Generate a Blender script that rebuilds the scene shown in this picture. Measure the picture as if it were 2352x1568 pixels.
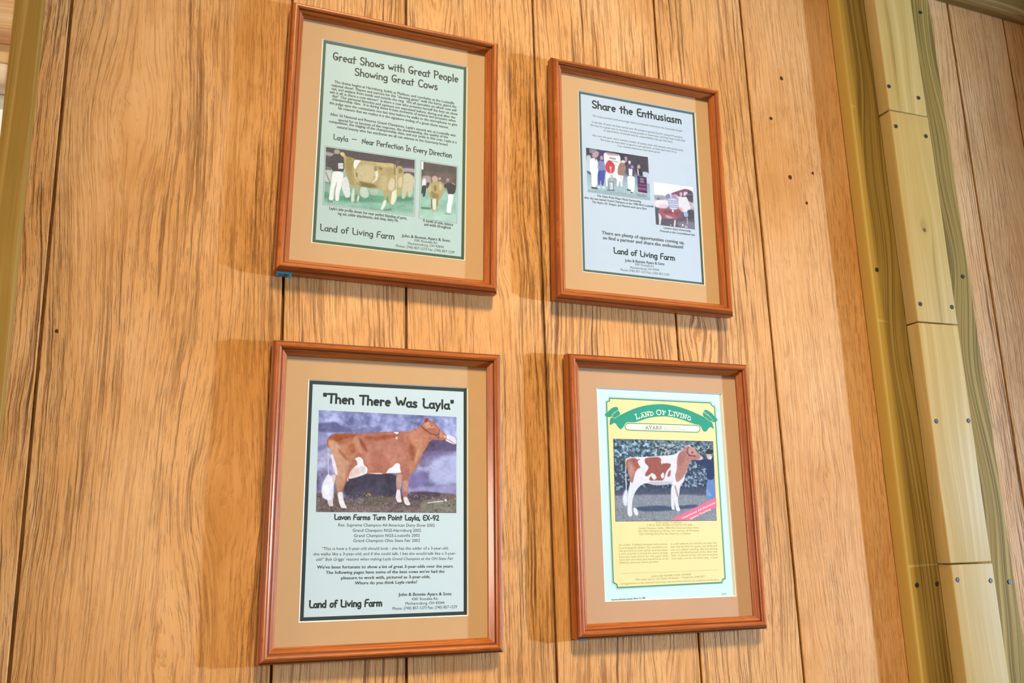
import bpy, bmesh, math, random
import numpy as np
from mathutils import Matrix, Vector

sc = bpy.context.scene
C = sc.collection
for o in list(bpy.data.objects):
    bpy.data.objects.remove(o)

# ------------------------------------------------------------------ camera
FLOOR_UP = 1.65                       # height of the measuring origin on the wall above the floor
cam = bpy.data.objects.new('camera', bpy.data.cameras.new('camera'))
C.objects.link(cam)
cx, cy, cz = (0.9376, -0.3467, -0.0274), (0.0523, 0.2183, -0.9745), (0.3438, 0.9122, 0.2228)   # right, down, forward
cam.matrix_world = Matrix(((cx[0], -cy[0], -cz[0], -0.2192),
                           (cx[1], -cy[1], -cz[1], -1.1253),
                           (cx[2], -cy[2], -cz[2], -0.1426 + FLOOR_UP),
                           (0, 0, 0, 1)))
cam.data.sensor_width = 36
cam.data.lens = 31.215
cam.data.clip_start = 0.02
sc.camera = cam

# ------------------------------------------------------------------ light
world = bpy.data.worlds.new('daylight_world')
sc.world = world
world.use_nodes = True
bgn = world.node_tree.nodes['Background']
bgn.inputs['Color'].default_value = (1.0, 0.81, 0.55, 1)
bgn.inputs['Strength'].default_value = 0.25


def area(name, loc, target, size, size_y, power, col):
    ld = bpy.data.lights.new(name, 'AREA')
    ld.shape = 'RECTANGLE'
    ld.size, ld.size_y, ld.energy, ld.color = size, size_y, power, col
    o = bpy.data.objects.new(name, ld)
    C.objects.link(o)
    o.location = loc
    o.rotation_euler = (Vector(target) - Vector(loc)).to_track_quat('-Z', 'Y').to_euler()
    return o


area('right_window_daylight', (4.0, -1.42, 1.55), (0.3, 0, 1.84), 0.095, 0.20, 255, (0.48, 0.70, 1.0))
area('left_window_daylight', (-5.0, -1.25, 1.70), (0.1, 0, 1.72), 1.2, 0.8, 140, (1.0, 0.84, 0.72))
ld = bpy.data.lights.new('warm_vignette_spot', 'SPOT')
ld.energy, ld.color, ld.shadow_soft_size = 1300, (1.0, 0.78, 0.47), 0.35
ld.spot_size, ld.spot_blend = math.radians(24), 1.0  # overhead lamp made a spot, its cone shaped to imitate lens vignetting
lamp = bpy.data.objects.new('warm_vignette_spot', ld)
C.objects.link(lamp)
lamp.location = (0.40, -3.2, 5.15)
lamp.rotation_euler = (Vector((0.24, 0, 1.70)) - lamp.location).to_track_quat('-Z', 'Y').to_euler()

vs = sc.view_settings
vs.view_transform = 'Standard'
vs.look = 'None'
vs.gamma = 1
vs.use_curve_mapping = False
vs.exposure = 0.0
sc.display_settings.display_device = 'sRGB'


# ------------------------------------------------------------------ helpers
def lin(h):
    v = [int(h[i:i + 2], 16) / 255 for i in (0, 2, 4)]
    return tuple(c / 12.92 if c <= 0.04045 else ((c + 0.055) / 1.055) ** 2.4 for c in v)


class Nodes:
    """small node-tree writer"""
    def __init__(s, mat):
        mat.use_nodes = True
        s.nt = mat.node_tree
        s.nt.nodes.clear()

    def add(s, kind, **kw):
        n = s.nt.nodes.new('ShaderNode' + kind)
        for k, v in kw.items():
            if k.startswith('in_'):
                s.put(n.inputs[int(k[3:])] if k[3:].isdigit() else n.inputs[k[3:].replace('_', ' ')], v)
            else:
                setattr(n, k, v)
        return n

    def put(s, sock, v):
        if isinstance(v, bpy.types.NodeSocket):
            s.nt.links.new(v, sock)
        elif isinstance(v, tuple) and len(v) == 3 and sock.type == 'RGBA':
            sock.default_value = (*v, 1)
        else:
            sock.default_value = v

    def m(s, op, a, b=None, c=None, clamp=False):
        n = s.nt.nodes.new('ShaderNodeMath')
        n.operation = op
        n.use_clamp = clamp
        for i, v in enumerate((a, b, c)):
            if v is not None:
                s.put(n.inputs[i], v)
        return n.outputs[0]

    def xyz(s, x, y, z):
        n = s.nt.nodes.new('ShaderNodeCombineXYZ')
        for i, v in enumerate((x, y, z)):
            s.put(n.inputs[i], v)
        return n.outputs[0]

    def noise(s, vec, scale=1.0, detail=2.0, rough=0.5, dist=0.0):
        n = s.nt.nodes.new('ShaderNodeTexNoise')
        s.put(n.inputs['Vector'], vec)
        n.inputs['Scale'].default_value = scale
        n.inputs['Detail'].default_value = detail
        n.inputs['Roughness'].default_value = rough
        n.inputs['Distortion'].default_value = dist
        return n.outputs[0]

    def ramp(s, fac, stops):
        n = s.nt.nodes.new('ShaderNodeValToRGB')
        s.put(n.inputs[0], fac)
        e = n.color_ramp.elements
        while len(e) < len(stops):
            e.new(0.5)
        for k, (p, c) in enumerate(stops):
            e[k].position = p
            e[k].color = (*c, 1) if isinstance(c, tuple) else (c, c, c, 1)
        return n.outputs[0]

    def mix(s, fac, a, b, mode='MIX'):
        n = s.nt.nodes.new('ShaderNodeMix')
        n.data_type = 'RGBA'
        n.blend_type = mode
        s.put(n.inputs[0], fac)
        s.put(n.inputs[6], a)
        s.put(n.inputs[7], b)
        return n.outputs[2]

    def step(s, v, lo, hi):
        n = s.nt.nodes.new('ShaderNodeMapRange')
        n.interpolation_type = 'SMOOTHSTEP'
        s.put(n.inputs[0], v)
        n.inputs[1].default_value, n.inputs[2].default_value = lo, hi
        return n.outputs[0]

    def out(s, base, rough=0.5, height=None, bump_dist=0.001, bump=1.0, spec=0.5, coat=0.0, coat_rough=0.1):
        b = s.add('BsdfPrincipled')
        s.put(b.inputs['Base Color'], base)
        s.put(b.inputs['Roughness'], rough)
        b.inputs['Specular IOR Level'].default_value = spec
        b.inputs['Coat Weight'].default_value = coat
        b.inputs['Coat Roughness'].default_value = coat_rough
        if height is not None:
            bp = s.add('Bump', in_Height=height)
            bp.inputs['Strength'].default_value = bump
            bp.inputs['Distance'].default_value = bump_dist
            s.put(b.inputs['Normal'], bp.outputs[0])
        o = s.add('OutputMaterial')
        s.nt.links.new(b.outputs[0], o.inputs[0])
        return b


def plain(name, col, rough=0.6, spec=0.3, speck=0.0):
    m = bpy.data.materials.new(name)
    n = Nodes(m)
    tc = n.add('TexCoord').outputs['Object']
    f = n.noise(tc, 60, 3)
    a = tuple(min(1, c * (1 + speck)) for c in col)
    b = tuple(c * (1 - speck) for c in col)
    n.out(n.mix(f, b, a), rough, spec=spec)
    return m


# ---- embossed panelling ------------------------------------------------
KNOTS = [(-.165, -.085, .036, .45), (.204, .243, .022, .5), (.504, .165, .024, .6), (.716, -.064, .017, .55),
         (.6645, -.342, .022, .5), (.411, -.2755, .014, .5), (1.186, .33, .022, .5), (-.30, .40, .040, .45),
         (-.225, -.27, .030, .35), (.10, .65, .02, .5)]


def wall_material(name='embossed_panel_wood'):
    m = bpy.data.materials.new(name)
    n = Nodes(m)
    tc = n.add('TexCoord').outputs['Object']
    sp = n.add('SeparateXYZ', in_0=tc)
    x, z = sp.outputs[0], n.m('SUBTRACT', sp.outputs[2], FLOOR_UP)
    pid = n.add('Attribute', attribute_name='plank').outputs['Fac']
    coarse = n.add('Attribute', attribute_name='coarse').outputs['Fac']
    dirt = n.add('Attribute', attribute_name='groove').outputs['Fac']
    xs = x
    for kx, kz, R, el in KNOTS:
        dx = n.m('SUBTRACT', x, kx)
        dz = n.m('MULTIPLY', n.m('SUBTRACT', z, kz), el)
        r2 = n.m('ADD', n.m('MULTIPLY', dx, dx), n.m('MULTIPLY', dz, dz))
        k = n.m('DIVIDE', R * R, n.m('ADD', r2, R * R * 1.1))
        fade = n.m('DIVIDE', 1.0, n.m('ADD', 1.0, n.m('MULTIPLY', r2, 0.09 / (R * R))))
        xs = n.m('SUBTRACT', xs, n.m('MULTIPLY', n.m('MULTIPLY', dx, k), fade))
    # slow wander of the grain, different on each plank
    wv = n.xyz(n.m('MULTIPLY', x, 5.0), n.m('MULTIPLY', pid, 7.3), n.m('MULTIPLY', z, 2.2))
    wander = n.m('SUBTRACT', n.noise(wv, 1.0, 2.0), 0.5)
    xs = n.m('ADD', xs, n.m('MULTIPLY', wander, 0.036))
    wv2 = n.xyz(n.m('MULTIPLY', x, 40.0), pid, n.m('MULTIPLY', z, 22.0))
    xs = n.m('ADD', xs, n.m('MULTIPLY', n.m('SUBTRACT', n.noise(wv2, 1.0, 3.0), 0.5), 0.0035))
    pz = n.m('MULTIPLY', pid, 13.1)

    def grain(sx, sz, det, rough=0.5):
        return n.noise(n.xyz(n.m('MULTIPLY', xs, sx), pz, n.m('MULTIPLY', z, sz)), 1.0, det, rough)
    broad = grain(170, 3.0, 2.0)
    ridge = grain(290, 8.0, 3.0, 0.6)
    fine = grain(640, 42.0, 3.0, 0.6)
    # where the grain is strong and where the face is smooth
    zone = n.noise(n.xyz(n.m('MULTIPLY', xs, 15.0), n.m('ADD', pz, 4.0), n.m('MULTIPLY', z, 2.2)), 1.0, 2.0)
    zone = n.step(zone, 0.36, 0.60)
    zr = n.m('MULTIPLY', coarse, n.m('ADD', 0.40, n.m('MULTIPLY', zone, 0.60)))
    crack = n.m('MULTIPLY', n.step(ridge, 0.52, 0.66), zr)
    deep = n.m('MULTIPLY', n.step(broad, 0.60, 0.68), n.m('MULTIPLY', zone, coarse))
    pore = n.m('MULTIPLY', n.step(fine, 0.52, 0.70), n.m('ADD', 0.5, n.m('MULTIPLY', zone, 0.4)))
    height = n.m('SUBTRACT', 1.0, n.m('ADD', n.m('MULTIPLY', crack, 0.8), n.m('ADD', n.m('MULTIPLY', deep, 1.0), n.m('MULTIPLY', pore, 0.45))))
    height = n.m('SUBTRACT', height, n.m('MULTIPLY', ridge, 0.7))
    # colour: tan stain that settles in the grain
    tone = n.noise(n.xyz(n.m('MULTIPLY', x, 7.0), pz, n.m('MULTIPLY', z, 4.0)), 1.0, 4.0, 0.6)
    base = n.ramp(tone, [(0.28, lin('c08646')), (0.5, lin('d4a068')), (0.72, lin('deb07c'))])
    streak = n.step(ridge, 0.34, 0.60)
    base = n.mix(n.m('MULTIPLY', streak, 0.30), base, lin('bc8244'))
    plk = n.m('FRACT', n.m('MULTIPLY', pid, 3.77))
    base = n.mix(n.m('MULTIPLY', plk, 0.20), base, lin('c48e50'))
    base = n.mix(n.m('MULTIPLY', pore, 0.48), base, lin('986430'))
    base = n.mix(n.m('MULTIPLY', crack, 0.60), base, lin('8c5826'))
    base = n.mix(n.m('MULTIPLY', deep, 0.75), base, lin('6e4016'))
    blot = n.step(n.noise(n.xyz(n.m('MULTIPLY', x, 26.0), pz, n.m('MULTIPLY', z, 20.0)), 1.0, 4.0, 0.65), 0.56, 0.78)
    base = n.mix(n.m('MULTIPLY', blot, 0.28), base, lin('96602c'))
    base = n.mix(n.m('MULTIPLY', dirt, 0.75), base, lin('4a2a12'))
    n.out(base, 0.65, height, 0.0016, 1.0, spec=0.2)
    return m


def pine_material(name, light, mid, dark, sx=60, strength=0.6, rough=0.6, ring=0.02, knots=(), sap=None):
    """treated softwood boards, grain along local z"""
    m = bpy.data.materials.new(name)
    n = Nodes(m)
    tc = n.add('TexCoord').outputs['Object']
    sp = n.add('SeparateXYZ', in_0=tc)
    rnd = n.m('MULTIPLY', n.add('ObjectInfo').outputs['Random'], 30.0)
    x = n.m('ADD', sp.outputs[0], n.m('MULTIPLY', sp.outputs[1], 0.6))
    z = sp.outputs[2]
    for kx, kz, R in knots:
        dx = n.m('SUBTRACT', sp.outputs[0], kx)
        dz = n.m('MULTIPLY', n.m('SUBTRACT', z, kz), 0.35)
        r2 = n.m('ADD', n.m('MULTIPLY', dx, dx), n.m('MULTIPLY', dz, dz))
        x = n.m('SUBTRACT', x, n.m('MULTIPLY', dx, n.m('DIVIDE', R * R, n.m('ADD', r2, R * R * 0.3))))
    w = n.m('SUBTRACT', n.noise(n.xyz(n.m('MULTIPLY', x, 6.0), rnd, n.m('MULTIPLY', z, 2.0)), 1.0, 1.0), 0.5)
    x = n.m('ADD', x, n.m('MULTIPLY', w, ring * 2))
    g1 = n.noise(n.xyz(n.m('MULTIPLY', x, sx), rnd, n.m('MULTIPLY', z, 0.9)), 1.0, 2.0)
    g2 = n.noise(n.xyz(n.m('MULTIPLY', x, sx * 6), rnd, n.m('MULTIPLY', z, 6.0)), 1.0, 3.0)
    base = n.ramp(g1, [(0.28, light), (0.44, mid), (0.53, dark), (0.58, mid), (0.66, mid), (0.72, dark)] if sap else [(0.30, light), (0.50, mid), (0.62, mid), (0.72, dark)])
    big = n.noise(n.xyz(n.m('MULTIPLY', x, 8.0), rnd, n.m('MULTIPLY', z, 3.0)), 1.0, 3.0)
    base = n.mix(n.m('MULTIPLY', n.step(big, 0.45, 0.7), 0.35), base, light)
    base = n.mix(n.m('MULTIPLY', n.step(g2, 0.5, 0.75), strength), base, dark)
    for kx, kz, R in knots:             # dark heart of a knot
        dx = n.m('SUBTRACT', sp.outputs[0], kx)
        dz = n.m('MULTIPLY', n.m('SUBTRACT', z, kz), 0.55)
        rr = n.m('SQRT', n.m('ADD', n.m('MULTIPLY', dx, dx), n.m('MULTIPLY', dz, dz)))
        base = n.mix(n.m('MULTIPLY', n.step(rr, R * .95, R * .2), 0.40), base, dark)
        dz2 = n.m('SUBTRACT', z, kz - .008)
        rr2 = n.m('SQRT', n.m('ADD', n.m('MULTIPLY', dx, dx), n.m('MULTIPLY', dz2, dz2)))
        base = n.mix(n.m('MULTIPLY', n.step(rr2, .0048, .0025), 0.8), base, lin('5a4020'))
    if sap:
        base = n.mix(n.step(sp.outputs[0], sap[0] + .006, sap[0] - .004), base, sap[1])
    n.out(base, rough, n.m('ADD', n.m('MULTIPLY', g1, -0.8), n.m('MULTIPLY', g2, -0.4)), 0.0008, 0.6, spec=0.12)
    return m


def moulding_material():
    m = bpy.data.materials.new('varnished_oak_moulding')
    n = Nodes(m)
    tc = n.add('TexCoord').outputs['Object']
    sp = n.add('SeparateXYZ', in_0=tc)
    rnd = n.m('MULTIPLY', n.add('ObjectInfo').outputs['Random'], 40.0)
    xa, ya = n.m('MULTIPLY', sp.outputs[0], 7.0), sp.outputs[1]
    cross = n.m('ADD', n.m('MULTIPLY', sp.outputs[2], 1.0), n.m('MULTIPLY', ya, 0.7))
    g = n.noise(n.xyz(xa, rnd, n.m('MULTIPLY', cross, 260.0)), 1.0, 3.0, 0.6, 0.4)
    p = n.noise(n.xyz(n.m('MULTIPLY', sp.outputs[0], 60.0), rnd, n.m('MULTIPLY', cross, 1500.0)), 1.0, 2.0, 0.6)
    base = n.ramp(g, [(0.30, lin('bc6a28')), (0.50, lin('a4561e')), (0.68, lin('824014'))])
    base = n.mix(n.m('MULTIPLY', n.step(p, 0.54, 0.68), 0.60), base, lin('703210'))
    n.out(base, 0.36, n.m('MULTIPLY', p, -1.0), 0.0003, 0.5, spec=0.35, coat=0.4, coat_rough=0.18)
    return m


def glass_material():
    m = bpy.data.materials.new('picture_glass')
    n = Nodes(m)
    t = n.add('BsdfTransparent')
    t.inputs[0].default_value = (0.99, 1.0, 0.99, 1)
    g = n.add('BsdfGlossy')
    g.inputs['Roughness'].default_value = 0.03
    fc = n.add('LayerWeight', in_Blend=0.5).outputs['Facing']
    fac = n.m('ADD', 0.022, n.m('MULTIPLY', n.m('POWER', fc, 5.0), 0.45))
    mx = n.add('MixShader')
    for a, b in ((fac, mx.inputs[0]), (t.outputs[0], mx.inputs[1]), (g.outputs[0], mx.inputs[2])):
        n.nt.links.new(a, b)
    o = n.add('OutputMaterial')
    n.nt.links.new(mx.outputs[0], o.inputs[0])
    return m


def print_material():
    m = bpy.data.materials.new('printed_photograph')
    n = Nodes(m)
    n.out(n.add('Attribute', attribute_name='ink').outputs['Color'], 0.5, spec=0.25)
    return m


M = {
    'wall': wall_material(),
    'header': pine_material('window_header_wood', lin('fce4c8'), lin('f4cfa4'), lin('c08c58'), 120, 0.5),
    'olive': pine_material('treated_pine_olive', lin('9c7e4c'), lin('7c6232'), lin('5a4622'), 120, 0.40, 0.75, 0.05),
    'base': pine_material('treated_pine_base_board', lin('ae9154'), lin('937838'), lin('665026'), 150, 0.30, 0.75, 0.06, (), (-.094, lin('bb9a4c'))),
    'strip': pine_material('treated_pine_strip', lin('b08a48'), lin('94702e'), lin('6e5220'), 120, 0.4),
    'yellow': pine_material('treated_pine_pale', lin('c8ac70'), lin('b89a58'), lin('8e7232'), 62, 0.16, 0.5, 0.03),
    'yellowknot': pine_material('treated_pine_pale_knotted', lin('c8ac70'), lin('b89a58'), lin('8e7232'), 62, 0.16, 0.5, 0.03, ((0.0, 0.168, .013),)),
    'rail': moulding_material(),
    'quirk': plain('painted_shade_in_quirk', lin('6a3414'), 0.4, 0.4, 0.1),  # brown that stands in for shade along the rails
    'glass': glass_material(),
    'print': print_material(),
    'mat': plain('tan_mat_board', lin('c9a480'), 0.85, 0.1, 0.03),
    'matpink': plain('pinkish_tan_mat_board', lin('c6a086'), 0.85, 0.1, 0.03),
    'core': plain('white_mat_core', (0.90, 0.88, 0.84), 0.8, 0.1),
    'pagegreen': plain('pale_green_page', lin('acc6d2'), 0.45, 0.3, 0.03),
    'pageblue': plain('pale_blue_page', lin('b8cae8'), 0.45, 0.3, 0.02),
    'pagegrey': plain('pale_grey_page', lin('c4daf0'), 0.45, 0.3, 0.02),
    'pagemint': plain('pale_mint_page', lin('caeafc'), 0.45, 0.3, 0.02),
    'inkgreen': plain('dark_green_ink', lin('3e5a50'), 0.5, 0.3, 0.06),
    'inkslate': plain('dark_slate_ink', lin('2f3d44'), 0.5, 0.3, 0.06),
    'inkteal': plain('slate_green_ink', lin('4a6266'), 0.5, 0.3, 0.06),
    'text': plain('grey_black_ink', lin('24333a'), 0.5, 0.3),
    'textsoft': plain('soft_grey_ink', lin('525e66'), 0.5, 0.3),
    'textfaint': plain('faint_olive_ink', lin('a09a62'), 0.5, 0.3),
    'white': plain('white_ink', (0.86, 0.88, 0.86), 0.5, 0.3),
    'pagewhite': plain('white_page_edge', (0.80, 0.80, 0.74), 0.5, 0.3),
    'yellowink': plain('pale_yellow_ink', lin('e6deae'), 0.45, 0.3, 0.03),
    'teal': plain('teal_green_ink', lin('2f9c8c'), 0.45, 0.3, 0.05),
    'bordergreen': plain('border_green_ink', lin('3f8f72'), 0.45, 0.3, 0.05),
    'pink': plain('pink_ink', lin('e0709c'), 0.45, 0.3, 0.03),
    'screw': plain('black_screw_steel', lin('2a262c'), 0.45, 0.5, 0.1),
    'hole': plain('dark_nail_hole', lin('4a2c16'), 0.9, 0.1),
    'tape': plain('blue_tape', lin('3a86a8'), 0.6, 0.3, 0.1),
    'vinyl': plain('white_vinyl', lin('f4f4f0'), 0.4, 0.4),
    'cream': plain('cream_paint', lin('f2dcb4'), 0.6, 0.3),
    'floor': plain('brown_floor_boards', lin('8a6a48'), 0.6, 0.3, 0.1),
}


def mesh_obj(name, verts, faces, mat, parent=None, smooth=None):
    me = bpy.data.meshes.new(name)
    me.from_pydata(verts, [], faces)
    me.materials.append(mat)
    me.update()
    if smooth is not None:
        for p in me.polygons:
            p.use_smooth = True
        me.set_sharp_from_angle(angle=math.radians(smooth))
    o = bpy.data.objects.new(name, me)
    C.objects.link(o)
    o.parent = parent
    return o


def box(name, x0, x1, y0, y1, z0, z1, mat, parent=None, bevel=0.0, origin=None):
    bm = bmesh.new()
    bmesh.ops.create_cube(bm, size=1)
    for v in bm.verts:
        v.co = Vector((x0 + (v.co.x + .5) * (x1 - x0), y0 + (v.co.y + .5) * (y1 - y0), z0 + (v.co.z + .5) * (z1 - z0)))
    if bevel:
        bmesh.ops.bevel(bm, geom=bm.edges[:], offset=bevel, segments=3, affect='EDGES', profile=0.6)
    if origin:
        bmesh.ops.translate(bm, verts=bm.verts, vec=-Vector(origin))
    me = bpy.data.meshes.new(name)
    bm.to_mesh(me)
    bm.free()
    me.materials.append(mat)
    if bevel:
        for p in me.polygons:
            p.use_smooth = True
        me.set_sharp_from_angle(angle=math.radians(50))
    o = bpy.data.objects.new(name, me)
    C.objects.link(o)
    o.parent = parent
    if origin:
        o.location = origin
    return o


def empty(name, loc):
    o = bpy.data.objects.new(name, None)
    o.empty_display_size = 0.05
    C.objects.link(o)
    o.location = loc
    return o


def tag(o, label=None, cat=None, group=None, kind=None):
    for k, v in (('label', label), ('category', cat), ('group', group), ('kind', kind)):
        if v:
            o[k] = v
    return o


# ------------------------------------------------------------------ the setting
WIN_R, WIN_L, HEAD, SILL = -0.435, -1.30, FLOOR_UP + 0.482, FLOOR_UP - 0.60
X_L, X_R, TOP = -4.0, 2.6, 2.95
GROOVES = [-3.7, -3.5, -3.25, -3.0, -2.75, -2.5, -2.25, -2.0, -1.75, -1.5, -1.1, -.86, -.62, -.3778, -.1063, .055, .2545, .470, .6397, .86, 1.118, 1.2605, 1.46, 1.66, 1.86, 2.1, 2.3, 2.5]


def panel(name, x0, x1, z0, z1):
    """grooved panelling: every plank a strip of its own, V grooves between them"""
    edges = [x0] + [g for g in GROOVES if x0 + .004 < g < x1 - .004] + [x1]
    V, F, ids, cs, gr = [], [], [], [], []
    for k in range(len(edges) - 1):
        a, b = edges[k], edges[k + 1]
        gid = len([g for g in GROOVES if g < (a + b) / 2]) * 0.37 + 0.11
        mid = (a + b) / 2
        co = 0.22 if .64 < mid < .9 else 0.75 if -.37 < mid < -.1 else 0.5 if 1.1 < mid < 1.3 else 1.0
        wa = 0.0023 if abs(a - x0) > 1e-6 else 0
        wb = 0.0023 if abs(b - x1) > 1e-6 else 0
        prof = []
        if wa:
            prof += [(a, .0045), (a + wa * .55, .0045), (a + wa * .75, .0012)]
        prof += [(a + wa * 1.1, 0), (b - wb * 1.1, 0)]
        if wb:
            prof += [(b - wb * .75, .0012), (b - wb * .55, .0045), (b, .0045)]
        i0 = len(V)
        for (px, py) in prof:
            V += [(px, py, z0), (px, py, z1)]
            ids += [gid, gid]
            cs += [co, co]
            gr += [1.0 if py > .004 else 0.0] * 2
        for j in range(len(prof) - 1):
            q = i0 + 2 * j
            F.append((q, q + 2, q + 3, q + 1))
    # thickness: back and sides
    t = 0.10
    i0 = len(V)
    V += [(x0, 0, z0), (x0, 0, z1), (x0, t, z0), (x0, t, z1), (x1, 0, z0), (x1, 0, z1), (x1, t, z0), (x1, t, z1)]
    ids += [0.1] * 8
    cs += [1.0] * 8
    gr += [0.0] * 8
    F += [(i0 + 2, i0, i0 + 1, i0 + 3), (i0 + 4, i0 + 6, i0 + 7, i0 + 5), (i0 + 6, i0 + 2, i0 + 3, i0 + 7),
          (i0 + 1, i0 + 5, i0 + 7, i0 + 3), (i0 + 0, i0 + 2, i0 + 6, i0 + 4)]
    o = mesh_obj(name, V, F, M['wall'])
    for nm, vals in (('plank', ids), ('coarse', cs), ('groove', gr)):
        o.data.attributes.new(nm, 'FLOAT', 'POINT').data.foreach_set('value', vals)
    return o


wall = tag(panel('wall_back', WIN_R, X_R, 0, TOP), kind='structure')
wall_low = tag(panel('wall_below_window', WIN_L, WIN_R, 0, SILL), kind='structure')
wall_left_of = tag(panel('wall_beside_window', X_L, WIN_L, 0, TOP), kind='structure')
blocker_r = tag(box('right_light_blocker', X_R, X_R + .1, -.71, 0.1, 0, TOP, M['header']), kind='structure')  # unseen jamb, added to keep the right light off the far panel
floor = tag(box('floor', X_L, X_R, -3.2, 0.1, -0.06, 0, M['floor']), kind='structure')
# header over the window: a board with a rounded lower edge, grain running sideways
hv = []
prof = [(0.0, 0.0), (0.0, 0.0)]
prof = [(0.006 - 0.010 * math.sin(a), HEAD + 0.010 - 0.010 * math.cos(a)) for a in [math.radians(d) for d in range(-90, 91, 15)]]
prof = [(0.10, HEAD)] + [(0.008 + 0.012 * math.cos(math.radians(d)) * -1 + 0.004, HEAD + 0.014 + 0.014 * math.sin(math.radians(d))) for d in range(-90, 1, 15)] + [(0.0, TOP), (0.10, TOP)]
nP = len(prof)
cxh = (WIN_L + WIN_R) / 2
hv = [(py - 0.0, 0, 0) for py, pz in []]
V = []
for xx in (WIN_L, WIN_R):
    V += [(-(pz - HEAD), py, xx - cxh) for py, pz in prof]
F = [(j, (j + 1) % nP, nP + (j + 1) % nP, nP + j) for j in range(nP)] + [tuple(range(nP))[::-1], tuple(range(nP, 2 * nP))]
hd = tag(mesh_obj('trim_1', V, F, M['header'], smooth=40), kind='structure')
hd.location = (cxh, 0, HEAD)
hd.rotation_euler = (0, math.radians(90), 0)

# window: white vinyl unit set back in the wall
win = tag(empty('window_1', (cxh, 0.05, SILL)), kind='structure')
zt = HEAD - SILL


def wbox(name, x0, x1, y0, y1, z0, z1, mat, bev=0.004):
    return box(name, x0, x1, y0, y1, z0, z1, mat, win, bev)


hw = (WIN_R - WIN_L) / 2
wbox('head_casing', -hw, hw, -0.030, 0.045, zt - 0.026, zt - 0.001, M['cream'], .002)
wbox('window_frame', -hw, hw, -0.034, 0.03, zt - 0.060, zt - 0.026, M['vinyl'], .012)
wbox('window_frame', -hw, hw, -0.020, 0.03, 0.0, 0.05, M['vinyl'])
for s in (-1, 1):
    wbox('window_frame', min(s * hw, s * (hw - .003)), max(s * hw, s * (hw - .003)), -0.020, 0.03, 0.05, zt - 0.06, M['vinyl'])
wbox('sash', -hw + .003, hw - .003, -0.012, 0.02, zt - 0.066, zt - 0.061, M['vinyl'], .001)
wbox('glass_pane', -hw + .003, hw - .003, 0.002, 0.006, 0.05, zt - 0.066, M['glass'], 0)

# the bright overcast sky seen through the window, well outside the house
skm = bpy.data.materials.new('overcast_sky_glow')
n_ = Nodes(skm)
em = n_.add('Emission', in_Strength=1.0)
sp_ = n_.add('SeparateXYZ', in_0=n_.add('TexCoord').outputs['Object'])
n_.put(em.inputs[0], n_.ramp(n_.noise(n_.xyz(sp_.outputs[0], 0.0, sp_.outputs[2]), 0.4, 3.0), [(0.3, (0.95, 0.86, 0.64)), (0.7, (1.0, 0.95, 0.80))]))
n_.nt.links.new(em.outputs[0], n_.add('OutputMaterial').inputs[0])
tag(mesh_obj('sky', [(-22, 4, -2), (4, 4, -2), (4, 4.6, 9), (-22, 4.6, 9)], [(0, 1, 2, 3)], skm), kind='structure')

# narrow corner strip beside the window
strip = tag(box('trim_2', WIN_R - .002, -0.4065, -0.020, 0.0, 0.001, TOP, M['strip'], None, .0025, (-.4215, 0, FLOOR_UP)), kind='structure')
# board under the ceiling on the right
bz = FLOOR_UP + 0.8474
beam = box('trim_3', 0.001, 1.556, -0.025, 0.0, 0.0, 0.14, M['olive'], None, .002)
beam.data.transform(Matrix.Rotation(math.radians(-90), 4, 'Y'))      # grain along the board
beam.rotation_euler = (0, math.radians(90) + 0.0417, 0)
beam.location = (1.0445, 0, bz + .0023)
tag(beam, kind='structure')

# ------------------------------------------------------------------ post of screwed boards
SCREW = None


def screw(parent, x, y, z):
    """countersunk screw head with a cross recess"""
    global SCREW
    if SCREW is None:
        bm = bmesh.new()
        ring = []
        for r, yy in ((.0038, 0.0005), (.0037, -.0004), (.0031, -.0009), (.0020, -.0009), (.0011, .0006)):
            ring.append([bm.verts.new((r * math.cos(a) * (1 if r > .0015 or k % 4 else 1.0), yy, r * math.sin(a))) for k, a in enumerate([math.tau * i / 16 for i in range(16)])])
        for a, b in zip(ring, ring[1:]):
            for k in range(16):
                bm.faces.new((a[k], a[(k + 1) % 16], b[(k + 1) % 16], b[k]))
        bm.faces.new(ring[-1])
        for ang in (0.4, 0.4 + math.pi / 2):        # recess slots
            c, s = math.cos(ang), math.sin(ang)
            q = [bm.verts.new((px * c - pz * s, -.00095, px * s + pz * c)) for px, pz in ((-.0026, -.0004), (.0026, -.0004), (.0026, .0004), (-.0026, .0004))]
            bm.faces.new(q)
        me = bpy.data.meshes.new('screw')
        bm.to_mesh(me)
        bm.free()
        me.materials.append(M['screw'])
        SCREW = me
    o = bpy.data.objects.new('screw', SCREW)
    C.objects.link(o)
    o.parent = parent
    o.location = Vector((x, y, z + FLOOR_UP)) - parent.location
    o.rotation_euler = (0, (x * 37 + z * 91) % 3, 0)
    return o


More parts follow.
